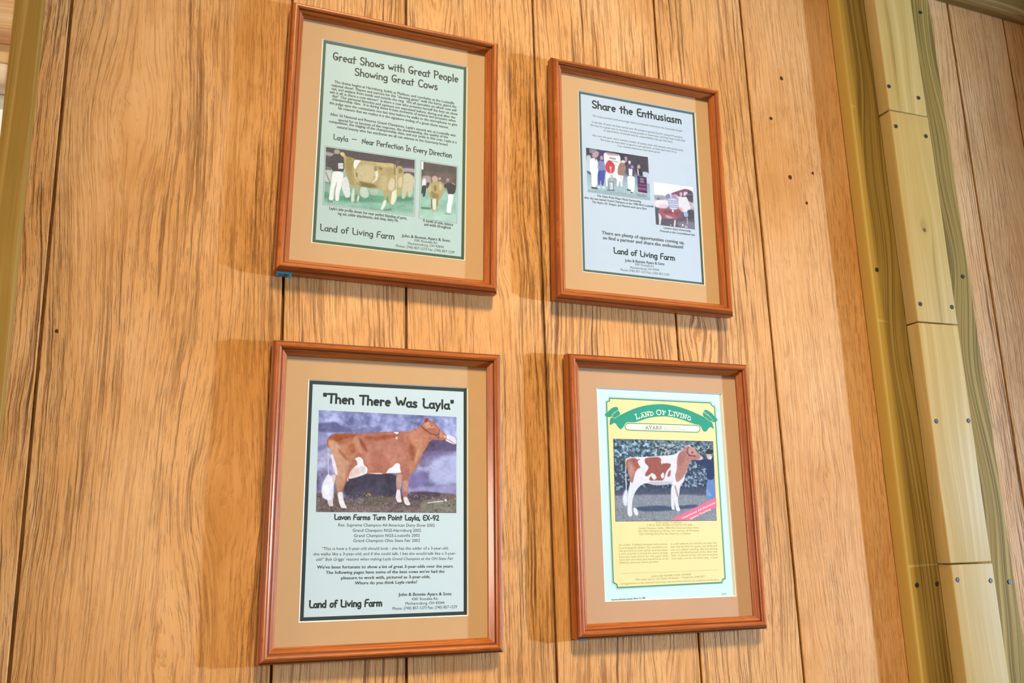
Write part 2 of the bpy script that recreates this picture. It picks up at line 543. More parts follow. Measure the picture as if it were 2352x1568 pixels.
back = box('post_board', .828, 1.0435, -.0248, -.0003, 0.001, TOP - 0.02, M['base'], None, .0025, (.935, 0, FLOOR_UP))
tag(back, 'wide olive treated board fixed flat on the wall behind the narrow screwed boards', 'board')
for sx, sz in ((1.0192, .7926), (.8411, .2823), (1.0279, .2854), (.8428, -.2193), (.8823, -.2189), (1.0317, -.2222)):
    screw(back, sx, -.025, sz)
segs = [(.5652, TOP - FLOOR_UP - .02, 'pale yellow pine board at the top of the post, above the first joint', [(.8938, .6091), (.9572, .5975)], 0.000),
        (.1913, .5632, 'pale pine board of the post with a knot, between its first and second joints', [(.8973, .5350), (.9617, .5257), (.8984, .2209), (.9657, .2203)], .001),
        (-.1888, .1893, 'pale yellow pine board of the post beside the two upper right frame corners, between second and third joints', [(.8991, .0291), (.9664, .0313)], .001),
        (-1.645, -.1908, 'pale yellow pine board at the bottom of the post, below the lowest joint', [(.8991, -.2131), (.9652, -.2170)], .002)]
segs[2] = (*segs[2][:2], 'smooth pale pine board of the post, between its second and third joints', *segs[2][3:])
for z0, z1, lab, scr, dx in segs:
    b = box('post_board', .887 + dx, .9715 + dx, -.050, -.0251, z0 + FLOOR_UP, z1 + FLOOR_UP, M['yellowknot' if 'knot' in lab else 'yellow'], None, .0016, (.929, -.025, (z0 if z0 > -1 else -.55) + FLOOR_UP))
    tag(b, lab, 'board', 'boards screwed down the front of the post')
    for sx, sz in scr:
        screw(b, sx, -.050, sz)

# nail holes in the panelling
rng = random.Random(4)
for hx, hz, hr in ((.7098, .6201, .0036), (.6798, .5411, .0032), (.7065, .4389, .0042), (.7539, .4519, .0028), (.7347, .3967, .0028), (-.3617, .1144, .0022)):
    pts = [(hx + hr * (1 + rng.uniform(-.2, .2)) * math.cos(math.tau * k / 12) * .9, hz + FLOOR_UP + hr * (1 + rng.uniform(-.2, .25)) * math.sin(math.tau * k / 12)) for k in range(12)]
    V = [(a, -.0002, b) for a, b in pts] + [(a, .0001, b) for a, b in pts]
    mesh_obj('nail_hole', V, [tuple(range(12))] + [(k, k + 12, (k + 1) % 12 + 12, (k + 1) % 12) for k in range(12)], M['hole'], wall)

# ------------------------------------------------------------------ measured layout of the four pages (millimetres from each frame's centre)
PAGES = [(0.0344, 2.0405, 0.0288, 262.6, 348.3, 0.57, 1.18, 209.0, 296.4), (0.4165, 2.029, 0.0237, 258.0, 342.3, 2.49, 2.36, 205.4, 289.5), (0.0283, 1.5695, 0.0156, 262.8, 346.7, 0.97, -0.66, 209.3, 291.5), (0.4255, 1.5736, 0.0107, 259.0, 344.3, 2.24, 0.06, 206.2, 290.3)]
TEXTS = [
 (0, 'heading', 'h', 'Great Shows with Great People', -88.61, 120.4, 92.05, 121.35, 13.31),
 (0, 'heading', 'h', 'Showing Great Cows', -57.72, 103.02, 61.19, 103.37, 12.92),
 (0, 'body_text', 'b', 'The drama begins at Harrisburg, builds at Madison, and concludes at the Louisville', -84.57, 86.83, 86.3, 86.19, 3.91),
 (0, 'body_text', 'b', 'national show!  Players and patrons for this "showing game" walk the barns, guard the', -88.04, 81.07, 89.42, 81.16, 3.9),
 (0, 'body_text', 'b', 'rail, and analyze from inside and outside the ring.  We all speculate on which cow will', -87.79, 75.75, 89.5, 75.58, 3.89),
 (0, 'body_text', 'b', 'win it all; is there a cow winner?  Is there a cow who presents herself the best on show', -90.29, 70.37, 91.56, 70.05, 3.88),
 (0, 'body_text', 'b', 'day?  Our personal favorites and opinions are expressed before, during and after the', -86.75, 65.24, 88.15, 64.18, 3.87),
 (0, 'body_text', 'b', 'championship class.  It is during those frozen moments of tension and pressure when', -86.52, 60.41, 88.69, 59.03, 3.87),
 (0, 'body_text', 'b', 'the judge eyes the contestants one last time before he walks to the microphone to give', -89.95, 54.28, 91.04, 53.26, 3.86),
 (0, 'body_text', 'b', 'his reasons that we realize it is the signature ending of a great show season.', -77.72, 48.66, 78.62, 47.11, 3.85),
 (0, 'body_text', 'b', "After 26 National and Reserve Grand Champions, Layla's second win at Louisville was", -88.21, 37.65, 89.02, 36.63, 3.84),
 (0, 'body_text', 'b', 'special for us because of the response, the showmanship, the quality of the', -76.94, 31.38, 77.82, 31.88, 3.83),
 (0, 'body_text', 'b', 'competition, the staging of the championship class, and our pride in this cow. Layla is a', -89.34, 26.9, 90.68, 26.22, 3.82),
 (0, 'body_text', 'b', 'natural beauty who has attributes we all can witness in the Guernsey breed.', -78.1, 20.62, 78.32, 20.38, 3.81),
 (0, 'subheading', 'h', 'Layla', -82.48, 2.64, -61.9, 2.55, 8.62),
 (0, 'subheading', 'r', '-', -57.46, 5.41, -50.53, 5.53, 7.48),
 (0, 'subheading', 'h', 'Near Perfection In Every Direction', -43.75, 3.06, 83.98, 2.58, 8.92),
 (0, 'caption', 'b', "Layla's side profile shows her near perfect blending of parts,", -83.04, -97.59, 22.01, -97.88, 4.09),
 (0, 'caption', 'b', 'leg set, udder attachments, and deep, dairy rib.', -71.02, -103.46, 10.33, -102.7, 4.08),
 (0, 'caption', 'b', 'A model of style, balance', 44.3, -97.72, 87.51, -98.44, 4.2),
 (0, 'caption', 'b', 'and width throughout', 46.3, -103.13, 84.19, -103.4, 4.19),
 (0, 'farm_name', 'h', 'Land of Living Farm', -93.98, -128.78, 5.48, -129.06, 9.78),
 (0, 'address', 'b', 'John & Bonnie Ayars & Sons', 15.61, -123.39, 83.02, -122.31, 4.14),
 (0, 'address', 'r', '4381 Rosedale Rd.', 32.81, -127.55, 65.56, -127.76, 3.39),
 (0, 'address', 'r', 'Mechanicsburg, OH 43044', 24.4, -133.0, 74.4, -132.32, 3.39),
 (0, 'address', 'r', 'Phone: (740) 857-1273 Fax: (740) 857-1229', 8.3, -138.64, 89.9, -138.32, 3.67),
 (1, 'heading', 'H', 'Share the Enthusiasm', -76.96, 121.65, 79.66, 121.43, 14.48),
 (1, 'body_text', 'r', 'We enjoy partners and encourage others to become involved in the Guernsey breed!', -76.33, 108.13, 79.72, 108.82, 3.23),
 (1, 'body_text', 'r', 'In the last 10 years we have owned over 30 animals in partnership for young 4-H projects.', -77.65, 97.46, 80.66, 97.88, 3.22),
 (1, 'body_text', 'r', "We feel it's a great way to introduce young people to Guernseys, and help them build their", -81.12, 91.88, 85.04, 92.7, 3.21),
 (1, 'body_text', 'r', 'an appreciation of animals and the responsibilities that go with them.', -58.16, 86.96, 62.25, 87.05, 3.21),
 (1, 'body_text', 'r', "Also over the years, we've owned a number of special cattle with partners and special cattle.", -77.71, 75.56, 80.49, 75.78, 3.19),
 (1, 'body_text', 'r', 'We hope we have been as good to our partners, as they have been to us.', -64.48, 70.25, 68.3, 70.91, 3.19),
 (1, 'body_text', 'r', 'Our newest memories have been great!', -35.59, 65.03, 38.2, 65.68, 3.18),
 (1, 'caption', 'b', 'The Giant Point Magic Mazie Partnership', -72.97, -21.69, 1.22, -21.29, 3.26),
 (1, 'caption', 'b', 'after she was named Grand Champion at the 1998 NGS Louisville', -93.66, -27.47, 22.53, -26.28, 3.25),
 (1, 'caption', 'b', 'The Ayars, Dr. Kasper, Joe Mazerie and Larry Shirl', -81.25, -32.58, 9.69, -31.72, 3.24),
 (1, 'caption', 'b', 'Lambert Ayars Partnership', 37.89, -58.4, 85.7, -57.94, 2.99),
 (1, 'caption', 'b', 'Pictured at the Consolidated Sale', 31.75, -64.04, 92.67, -63.51, 2.99),
 (1, 'closing_text', 'b', 'There are plenty of opportunities coming up,', -66.51, -80.1, 73.15, -79.24, 5.27),
 (1, 'closing_text', 'b', 'so find a partner and share the enthusiasm!', -64.96, -87.77, 70.78, -86.9, 5.26),
 (1, 'farm_name', 'H', 'Land of Living Farm', -48.7, -108.39, 55.23, -108.47, 10.45),
 (1, 'address', 'b', 'John & Bonnie Ayars & Sons', -29.91, -118.66, 36.16, -117.12, 4.33),
 (1, 'address', 'r', '4381 Rosedale Rd.', -13.32, -122.53, 18.42, -122.37, 3.46),
 (1, 'address', 'r', 'Mechanicsburg, OH 43044', -21.18, -128.38, 27.06, -127.2, 3.45),
 (1, 'address', 'r', 'Phone: (740) 857-1273 Fax: (740) 857-1229', -37.58, -133.69, 43.98, -132.9, 3.45),
 (2, 'heading', 'B', '"Then There Was Layla"', -84.9, 115.61, 86.52, 114.17, 13.96),
 (2, 'cow_name', 'B', 'Lavon Farms Turn Point Layla, EX-92', -66.24, -27.91, 67.48, -28.98, 7.38),
 (2, 'award_list', 'r', 'Res. Supreme Champion All-American Dairy Show 2002', -60.5, -35.53, 61.59, -36.33, 3.68),
 (2, 'award_list', 'r', 'Grand Champion NGS-Harrisburg 2002', -42.8, -42.06, 43.69, -42.51, 3.67),
 (2, 'award_list', 'r', 'Grand Champion NGS-Louisville 2002', -41.04, -48.39, 42.09, -48.73, 3.66),
 (2, 'award_list', 'r', 'Grand Champion Ohio State Fair 2002', -41.53, -54.44, 42.43, -54.94, 3.65),
 (2, 'quotation', 'r', '"This is how a 3-year-old should look - she has the udder of a 3-year-old;', -79.02, -63.48, 79.71, -64.73, 3.5),
 (2, 'quotation', 'r', 'she walks like a 3-year-old; and if she could talk, I bet she would talk like a 3-year-', -89.3, -69.65, 90.11, -71.25, 3.49),
 (2, 'quotation', 'i', 'old!" Bob Griggs\' reasons when making Layla Grand Champion at the OH State Fair', -86.0, -75.99, 86.42, -77.56, 3.49),
 (2, 'body_text', 'b', "We've been fortunate to show a lot of great 3-year-olds over the years.", -84.39, -85.17, 86.44, -87.08, 3.6),
 (2, 'body_text', 'b', "The following pages have some of the best cows we've had the", -73.8, -91.64, 74.6, -93.17, 3.59),
 (2, 'body_text', 'b', 'pleasure to work with, pictured as 3-year-olds.', -55.27, -98.32, 56.34, -99.31, 3.58),
 (2, 'body_text', 'b', 'Where do you think Layla ranks?', -38.42, -104.76, 39.29, -105.26, 3.57),
 (2, 'farm_name', 'B', 'Land of Living Farm', -92.78, -130.99, -4.16, -131.82, 9.71),
 (2, 'address', 'b', 'John & Bonnie Ayars & Sons', 15.96, -119.77, 83.85, -120.82, 3.74),
 (2, 'address', 'r', '4381 Rosedale Rd.', 32.71, -125.37, 66.4, -125.75, 3.21),
 (2, 'address', 'r', 'Mechanicsburg, OH 43044', 24.91, -130.48, 74.65, -131.17, 3.34),
 (2, 'address', 'r', 'Phone: (740) 857-1273 Fax: (740) 857-1229', 8.86, -136.03, 91.2, -136.63, 3.46),
 (3, 'owner_name', 's', 'AYARS', -26.17, 88.54, 0.81, 88.85, 4.95),
 (3, 'owner_address', 'g', '4381 Rosedale Road', 3.71, 91.66, 31.6, 91.84, 1.61),
 (3, 'owner_address', 'g', 'Mechanicsburg, OH 43044', 3.96, 88.46, 39.67, 88.52, 1.61),
 (3, 'pedigree_text', 'g', "LOL Lana's Tradition", -16.38, -42.94, 25.14, -42.84, 2.6),
 (3, 'pedigree_text', 'g', '3-05 2x 305d 18,540m 4.7% 872f 3.4% 630p', -30.71, -46.56, 41.73, -46.62, 2.59),
 (3, 'pedigree_text', 'g', 'Grand Champion Heifer, 1984 Ohio Guernsey Show; Born', -44.21, -50.67, 51.47, -50.64, 2.59),
 (3, 'pedigree_text', 'g', 'Sire: Ohio Standard Ivy; All-Am. 2nd, Grand Jr. all 84 futurity', -45.16, -54.49, 51.94, -54.57, 2.58),
 (3, 'pedigree_text', 'g', 'Dam: Morning Glory Fox Star; Reserve Jr. at Madison', -43.61, -58.33, 38.25, -58.61, 2.58),
 (3, 'column_text', 'g', 'As a heifer, Tradition freshened with promise', -75.87, -72.69, -1.05, -72.44, 2.54),
 (3, 'column_text', 'g', 'by among good udders. The excellent cow', -75.92, -76.62, -0.86, -76.45, 2.53),
 (3, 'column_text', 'g', 'has proved to look stylish and has been', -75.97, -80.54, -0.67, -80.46, 2.53),
 (3, 'column_text', 'g', 'a nice surprise to breed for and is already', -76.02, -84.45, -0.48, -84.46, 2.52),
 (3, 'column_text', 'g', 'have you seen across her the super early', -76.08, -88.36, -0.3, -88.46, 2.52),
 (3, 'column_text', 'g', 'barn and sire lines and would love to be', -76.13, -92.26, -0.11, -92.45, 2.52),
 (3, 'column_text', 'g', 'definitely about her future promise.', -76.18, -96.16, -15.95, -96.09, 2.51),
 (3, 'column_text', 'g', 'is a well uddered cow and has real style. Her', 4.65, -72.4, 80.14, -72.09, 2.59),
 (3, 'column_text', 'g', 'dam was the first of a great cow family and', 4.69, -76.35, 80.04, -76.12, 2.59),
 (3, 'column_text', 'g', 'out of a yellow yearling. She has the big', 4.73, -80.3, 79.95, -80.15, 2.59),
 (3, 'column_text', 'g', 'growth and development of the sister that', 4.77, -84.24, 79.86, -84.18, 2.58),
 (3, 'column_text', 'g', 'sold.  A choice brood cow and an intense', 4.81, -88.18, 79.77, -88.19, 2.58),
 (3, 'column_text', 'g', 'and ready cow for the show ring.   Come', 4.85, -92.11, 79.67, -92.2, 2.57),
 (3, 'footer_text', 'g', 'JOHN AND BONNIE AYARS, OWNERS', -28.17, -115.46, 34.52, -114.22, 2.52),
 (3, 'footer_text', 'g', 'We invite you to our Future Breeders - Telephone (740) 857', -53.1, -119.14, 56.37, -117.75, 2.52),
 (3, 'footer_text', 'g', 'consignments to the national Guernsey sale and herd visitors are welcome at the farm', -75.99, -123.67, 79.15, -122.49, 2.26),
 (3, 'page_footer', 'b', 'Guernsey Breeders Journal, March 10, 1985', -90.71, -144.0, -39.28, -143.36, 2.2),
 (3, 'page_footer', 'b', '153', 82.93, -142.5, 89.18, -142.06, 1.79),
]
ART4 = {'yellow': [(-80.42, 130.97), (85.54, 130.78), (86.71, 127.51), (91.74, 124.8), (89.48, -119.93), (84.96, -121.75), (83.56, -125.57), (-80.73, -127.59), (-81.65, -123.26), (-86.63, -120.65), (-85.48, 125.21), (-80.79, 126.98)], 'ribbon': [(-67.65, 106.09), (-55.04, 112.08), (-40.54, 118.19), (-26.01, 122.35), (-11.45, 124.76), (3.15, 125.9), (17.75, 125.09), (32.34, 122.71), (46.94, 118.84), (61.54, 113.8), (74.31, 108.5), (85.69, 102.71), (88.6, 91.56), (81.82, 95.62), (74.1, 87.39), (69.47, 88.32), (65.82, 95.95), (51.13, 99.57), (36.6, 103.98), (22.06, 107.14), (7.49, 108.18), (-7.09, 107.2), (-21.67, 104.46), (-34.43, 100.06), (-47.04, 96.48), (-55.87, 96.2), (-60.51, 91.32), (-64.24, 86.89), (-67.65, 88.36), (-73.77, 96.82), (-82.26, 91.84), (-81.44, 100.11), (-78.64, 104.13), (-73.96, 101.93)], 'curlL': [(-89.79, 106.9), (-83.48, 112.24), (-76.69, 117.63), (-70.5, 119.29), (-67.51, 117.58), (-67.23, 114.41), (-73.5, 111.41), (-78.06, 107.3), (-78.64, 104.13), (-86.03, 103.88)], 'curlL2': [(-67.23, 114.41), (-64.02, 108.58), (-73.95, 102.08), (-77.79, 103.77), (-77.19, 107.33), (-72.21, 111.06)], 'curlR': [(72.71, 118.31), (75.24, 120.46), (78.97, 119.77), (85.35, 116.29), (91.09, 110.71), (96.43, 105.94), (91.86, 102.5), (86.1, 101.9), (86.88, 105.63), (82.98, 110.43), (73.91, 115.47)], 'curlR2': [(72.68, 117.89), (69.84, 111.63), (83.32, 102.63), (86.2, 103.14), (86.02, 106.83), (82.03, 110.4), (73.84, 114.64)], 'plate': [(-58.31, 91.39), (-56.39, 94.6), (-53.22, 96.28), (3.11, 96.45), (60.25, 96.6), (63.85, 94.67), (64.51, 91.02), (62.36, 87.3), (57.62, 86.36), (2.47, 86.42), (-52.86, 86.43), (-56.74, 87.89)]}
LINES4 = {'foldL': [(-67.23, 114.41), (-73.07, 111.27), (-77.63, 107.16), (-77.79, 103.77), (-73.94, 102.32), (-64.02, 108.43)], 'foldR': [(72.85, 117.65), (77.57, 113.95), (82.98, 110.43), (86.47, 106.44), (86.01, 103.13), (82.4, 103.02), (69.99, 111.22)], 'rule': [(-74.84, -109.25), (1.8, -108.94), (79.55, -108.04)], 'outline': [(-81.64, 132.9), (87.14, 132.92), (93.83, 126.95), (90.99, -120.62), (87.4, -122.46), (85.02, -126.65), (-81.97, -129.63), (-83.73, -125.04), (-88.7, -122.44), (-87.17, 126.33), (-82.28, 128.51), (-81.64, 132.9)]}
ARC4 = [(-41.33, 103.81), (-17.76, 109.8), (2.26, 111.71), (22.36, 111.61), (36.97, 109.27), (51.43, 103.65)]
SASH = [(5.68, -38.55), (76.49, -9.91), (83.5, -7.21), (83.55, -20.34), (38.46, -38.74)]
SASH_TEXT = [('Unanimous All-American', 25.98, -37.36, 81.56, -15.52), ('Junior Yearling', 38.81, -38.08, 73.43, -24.6)]
PHOTOS = {
 'show_ring': {"frame": 0, "quad": [(-91.32, -9.48), (30.65, -8.86), (30.99, -90.34), (-90.24, -90.74)], "ops": [
  ('G', [(0, '4f464a'), (0.28, '5c5156'), (0.36, 'c9c2bc'), (0.5, 'a3b0a4'), (0.55, '7ea592'), (0.8, '84ad98'), (1, 'a3c4b0')]),
  ('P', [(-48, 398), (475, 368), (1047, 422), (1056, 1052), (-31, 1093)], '88b39e', 11.27, 0.8, 0, 1),
  ('P', [(-39, 782), (42, 773), (164, 843), (427, 735), (651, 732), (1021, 663), (1022, 735), (541, 871), (-8, 932)], '4f8a70', 9.01, 0.75, 0, 1),
  ('N', 8, 14, 0.05, 3),
  ('P', [(-3, -10), (1012, -7), (1014, 138), (415, 141), (170, 109), (-1, 78)], '51474c', 2.82, 1, 0, 1),
  ('P', [(-1, 78), (93, 100), (94, 153), (1, 157)], 'b8b0ae', 3.38, 0.8, 0, 1),
  ('P', [(-4, 176), (83, 156), (67, 425), (2, 440)], '4a4a54', 3.38, 0.8, 0, 1),
  ('P', [(-4, 406), (72, 389), (71, 618), (1, 624)], 'cfc8c2', 2.82, 0.9, 0, 1),
  ('S', [(0, 369), (60, 356)], 10.14, '9a8a70', 1.69, 0.8, 0),
  ('S', [(8, 447), (55, 604)], 10.14, '5a4c4a', 2.25, 0.7, 0),
  ('S', [(1, 624), (66, 623)], 6.76, '4a4a48', 1.69, 0.8, 0),
  ('P', [(781, 55), (827, 45), (823, 136), (789, 144)], '6c6070', 2.82, 0.6, 0, 1),
  ('P', [(858, 174), (1002, 159), (1003, 241), (871, 261)], 'b0a8a8', 2.25, 0.9, 0, 1),
  ('P', [(876, 238), (986, 222), (986, 240), (877, 260)], '4c4440', 1.69, 0.8, 0, 1),
  ('P', [(871, 280), (928, 253), (981, 291), (993, 343), (984, 526), (969, 665), (935, 699), (921, 540), (895, 725), (855, 734), (863, 462)], 'cdbf9d', 2.25, 1, 0, 1),
  ('P', [(789, 162), (835, 143), (870, 189), (877, 314), (869, 515), (843, 647), (809, 699), (788, 478)], 'b8a473', 2.25, 1, 0, 1),
  ('P', [(810, 384), (855, 328), (863, 516), (818, 544)], 'd9c5a4', 3.38, 0.9, 0, 1),
  ('P', [(813, 202), (847, 176), (865, 263), (814, 292)], '7d6a3e', 3.38, 0.7, 0, 1),
  ('P', [(391, 619), (469, 619), (494, 774), (428, 814), (388, 761)], 'ccd4c4', 2.82, 0.9, 0, 1),
  ('P', [(497, 631), (587, 612), (589, 727), (505, 736)], 'b8bfa8', 2.82, 0.8, 0, 1),
  ('P', [(195, 520), (232, 458), (262, 558), (282, 722), (279, 828), (230, 847), (206, 747), (182, 681)], 'd9dcd8', 1.69, 1, 0, 1),
  ('P', [(86, 49), (118, 10), (151, 24), (155, 72), (126, 110), (93, 100)], 'a8988e', 1.69, 1, 0, 1),
  ('P', [(66, 142), (104, 98), (159, 98), (203, 128), (209, 393), (154, 405), (78, 409), (65, 355), (16, 331), (46, 200)], '46424a', 1.13, 1, 0, 1),
  ('P', [(140, 258), (194, 245), (196, 343), (142, 355)], 'e4e2e0', 0.56, 1, 0, 0),
  ('S', [(152, 282), (153, 326)], 3.94, '5a5a5a', 0.56, 1, 0),
  ('S', [(168, 278), (169, 322)], 3.94, '5a5a5a', 0.56, 1, 0),
  ('S', [(183, 279), (184, 323)], 3.94, '5a5a5a', 0.56, 1, 0),
  ('P', [(83, 408), (198, 395), (203, 509), (182, 655), (163, 791), (163, 914), (122, 922), (118, 757), (136, 586), (106, 715), (105, 917), (51, 928), (59, 769), (75, 546)], 'edebe4', 1.13, 1, 0, 1),
  ('S', [(131, 596), (113, 758), (111, 907)], 7.89, '9a9c94', 1.69, 0.8, 0),
  ('P', [(30, 920), (100, 918), (96, 958), (36, 949)], '6d7d70', 2.25, 0.7, 0, 1),
  ('P', [(150, 78), (179, 44), (205, 65), (225, 122), (292, 125), (320, 154), (415, 145), (555, 144), (652, 135), (748, 117), (772, 148), (790, 225), (790, 388), (785, 623), (787, 748), (760, 843), (733, 893), (708, 765), (694, 642), (675, 843), (654, 945), (627, 968), (652, 821), (655, 651), (592, 611), (508, 620), (424, 611), (391, 627), (382, 753), (363, 907), (352, 901), (366, 748), (357, 590), (324, 624), (324, 757), (330, 905), (292, 927), (304, 849), (298, 674), (268, 574), (232, 458), (208, 340), (201, 146), (170, 118)], 'b4a06f', 1.13, 1, 1, 1),
  ('P', [(334, 258), (528, 195), (559, 314), (507, 558), (367, 535)], 'cdb98f', 13.52, 0.9, 2, 1),
  ('P', [(415, 150), (748, 117), (767, 195), (642, 223), (556, 171)], 'c9b585', 5.63, 0.8, 2, 1),
  ('P', [(355, 520), (535, 534), (592, 584), (480, 626), (379, 603)], '75663c', 7.89, 0.9, 2, 1),
  ('P', [(225, 122), (303, 131), (307, 335), (254, 436), (218, 320)], '97814c', 6.76, 0.8, 2, 1),
  ('P', [(225, 371), (308, 370), (324, 598), (280, 607)], 'a5905f', 5.63, 0.9, 2, 1),
  ('P', [(330, 365), (364, 393), (344, 487)], '7a693c', 4.51, 0.7, 2, 1),
  ('P', [(534, 230), (574, 212), (564, 313), (541, 300)], '8a7648', 4.51, 0.8, 2, 1),
  ('P', [(579, 210), (642, 241), (609, 285)], '6f5c30', 4.51, 0.8, 2, 1),
  ('P', [(605, 384), (690, 356), (694, 589), (649, 643), (614, 588)], 'c0b083', 7.89, 0.9, 2, 1),
  ('P', [(653, 221), (755, 197), (758, 341), (701, 354)], 'ab9562', 5.63, 0.8, 2, 1),
  ('P', [(766, 150), (784, 227), (780, 336), (757, 305)], '7e6a3a', 4.51, 0.7, 2, 1),
  ('P', [(703, 479), (735, 382), (770, 410), (778, 553), (740, 624), (699, 588)], 'dcc8a6', 4.51, 0.95, 2, 1),
  ('P', [(745, 631), (796, 567), (804, 744), (766, 860), (732, 849), (741, 722)], 'e6e4cc', 2.82, 0.95, 0, 1),
  ('P', [(652, 803), (691, 786), (676, 905), (638, 975), (621, 978)], 'dfe6d2', 1.69, 0.95, 0, 1),
  ('P', [(315, 151), (393, 146), (360, 216), (329, 330), (306, 282)], 'f2e8e4', 0.85, 1, 2, 1),
  ('S', [(321, 332), (326, 420), (344, 505), (390, 574)], 6.76, 'd9cfb0', 1.13, 0.9, 0),
  ('P', [(547, 316), (581, 282), (588, 379), (573, 463), (545, 496), (507, 540), (534, 481), (561, 421)], 'e2ddc8', 1.69, 0.95, 2, 1),
  ('P', [(296, 710), (325, 633), (333, 905), (292, 922)], 'd3dccb', 1.69, 0.9, 0, 1),
  ('P', [(361, 802), (388, 761), (379, 851), (358, 908)], 'd8e0d0', 1.69, 0.9, 0, 1),
  ('P', [(150, 78), (177, 49), (202, 66), (206, 109), (178, 129)], 'd3c27a', 1.13, 1, 0, 1),
  ('S', [(777, 138), (793, 261), (794, 441), (796, 612)], 5.63, 'e0d8bc', 0.85, 0.9, 0),
  ('P', [(655, 962), (750, 925), (745, 962), (655, 980)], '50705c', 2.82, 0.7, 0, 1),
  ('P', [(286, 897), (374, 887), (347, 920)], '50705c', 2.25, 0.5, 0, 1),
  ('N', 70, 50, 0.03, 14),
  ('S', [(0, 0), (1000, 0), (1000, 1000), (0, 1000), (0, 0)], 2.82, '8a9890', 0.34, 0.9, 0),
 ]},
 'front': {"frame": 0, "quad": [(40.67, -9.42), (91.49, -9.46), (91.54, -92.09), (40.12, -92.22)], "ops": [
  ('G', [(0, '5a504e'), (0.22, '665853'), (0.3, '6a5a50'), (0.42, '8a9890'), (0.5, '96bfae'), (0.8, '98bda8'), (1, 'b4d2c0')]),
  ('N', 6, 10, 0.05, 4),
  ('P', [(-7, -6), (50, -12), (57, 139), (0, 144)], 'f0f0ea', 2.7, 1, 0, 0),
  ('P', [(54, 22), (998, 25), (986, 105), (234, 178), (61, 169)], '584e4c', 10.78, 0.7, 0, 1),
  ('P', [(13, 259), (276, 234), (282, 371), (20, 412)], 'b49c94', 10.78, 0.9, 0, 1),
  ('P', [(42, 316), (133, 290), (139, 426), (28, 437)], 'e4e2e0', 4.04, 1, 0, 1),
  ('P', [(28, 428), (165, 415), (122, 622), (57, 628), (66, 543), (17, 606)], '3c3c48', 5.39, 1, 0, 1),
  ('P', [(150, 366), (242, 357), (233, 460), (154, 467)], '44404c', 5.39, 1, 0, 1),
  ('P', [(692, 246), (758, 222), (807, 261), (761, 300), (707, 305)], 'a88c7e', 5.39, 1, 0, 1),
  ('P', [(641, 354), (774, 312), (909, 312), (991, 330), (954, 480), (901, 510), (754, 519), (724, 415), (643, 406)], '443e42', 4.04, 1, 0, 1),
  ('S', [(869, 307), (951, 334)], 16.17, 'd8d4cc', 4.04, 0.9, 0),
  ('P', [(754, 519), (914, 505), (903, 604), (854, 761), (850, 853), (730, 855), (733, 720), (770, 616)], 'f2f2e8', 4.04, 1, 0, 1),
  ('P', [(658, 869), (850, 853), (850, 870), (658, 886)], '5c7c6c', 5.39, 0.7, 0, 1),
  ('P', [(291, 258), (369, 221), (450, 235), (478, 284), (427, 340), (321, 350)], 'c9a494', 5.39, 1, 0, 1),
  ('P', [(477, 249), (557, 237), (558, 276), (492, 291)], 'c4a894', 4.04, 1, 0, 1),
  ('P', [(242, 374), (373, 328), (532, 304), (628, 355), (644, 440), (621, 544), (531, 628), (468, 726), (499, 841), (446, 845), (444, 779), (394, 866), (355, 861), (301, 824), (322, 705), (280, 642), (210, 547), (181, 482)], 'b3a070', 4.04, 1, 1, 1),
  ('P', [(363, 397), (429, 391), (433, 493), (367, 499)], '7d6a3c', 13.48, 0.9, 2, 1),
  ('P', [(287, 489), (381, 532), (488, 539), (517, 621), (359, 635), (292, 607)], '8a7648', 16.17, 0.8, 2, 1),
  ('P', [(507, 332), (602, 375), (565, 481), (511, 452)], 'd0c090', 13.48, 0.9, 2, 1),
  ('P', [(194, 481), (270, 406), (300, 488), (237, 545)], 'c8bb8c', 13.48, 0.8, 2, 1),
  ('P', [(320, 647), (438, 620), (442, 729), (432, 830), (354, 837), (324, 739)], 'dde0cc', 5.39, 0.95, 0, 1),
  ('S', [(301, 657), (320, 806)], 35.04, '6d5f3a', 5.39, 0.8, 0),
  ('S', [(458, 643), (462, 752)], 32.35, '7a6a42', 5.39, 0.8, 0),
  ('P', [(14, 807), (300, 799), (301, 833), (29, 847)], '48705c', 10.78, 0.8, 0, 1),
  ('S', [(0, 0), (1000, 0), (1000, 1000), (0, 1000), (0, 0)], 6.74, '8a9890', 0.81, 0.9, 0),
 ]},
 'group': {"frame": 1, "quad": [(-88.95, 54.71), (16.24, 55.74), (17.18, -15.54), (-87.96, -16.64)], "ops": [
  ('G', [(0, '4b4450'), (0.4, '57505c'), (0.55, '8c9aa4'), (0.75, '9fb4b8'), (1, 'b4c8c8')]),
  ('N', 6, 5, 0.05, 6),
  ('P', [(0, -5), (56, -18), (79, 159), (2, 186)], '3c424c', 4.3, 0.9, 0, 1),
  ('P', [(56, 13), (175, 7), (165, 110), (53, 115)], '8c8a98', 4.3, 0.9, 0, 1),
  ('P', [(2, 166), (86, 168), (67, 604), (-2, 568)], 'cfd8dc', 5.73, 0.9, 0, 1),
  ('P', [(0, 518), (61, 545), (66, 614), (5, 557)], '2f3038', 4.3, 0.8, 0, 1),
  ('P', [(196, 12), (316, 26), (309, 252), (188, 277)], '4d3f74', 4.3, 0.9, 0, 1),
  ('P', [(275, 81), (315, 42), (515, 44), (546, 88), (541, 324), (470, 522), (343, 507), (288, 458)], 'f0e6e4', 2.15, 1, 0, 1),
  ('P', [(315, 47), (515, 44), (506, 92), (321, 97)], 'b09a9c', 2.87, 0.9, 0, 1),
  ('S', [(376, 156), (461, 163)], 18.64, '7a6a6c', 2.15, 0.9, 0),
  ('S', [(409, 215), (502, 226)], 15.77, 'a89a9c', 2.15, 0.9, 0),
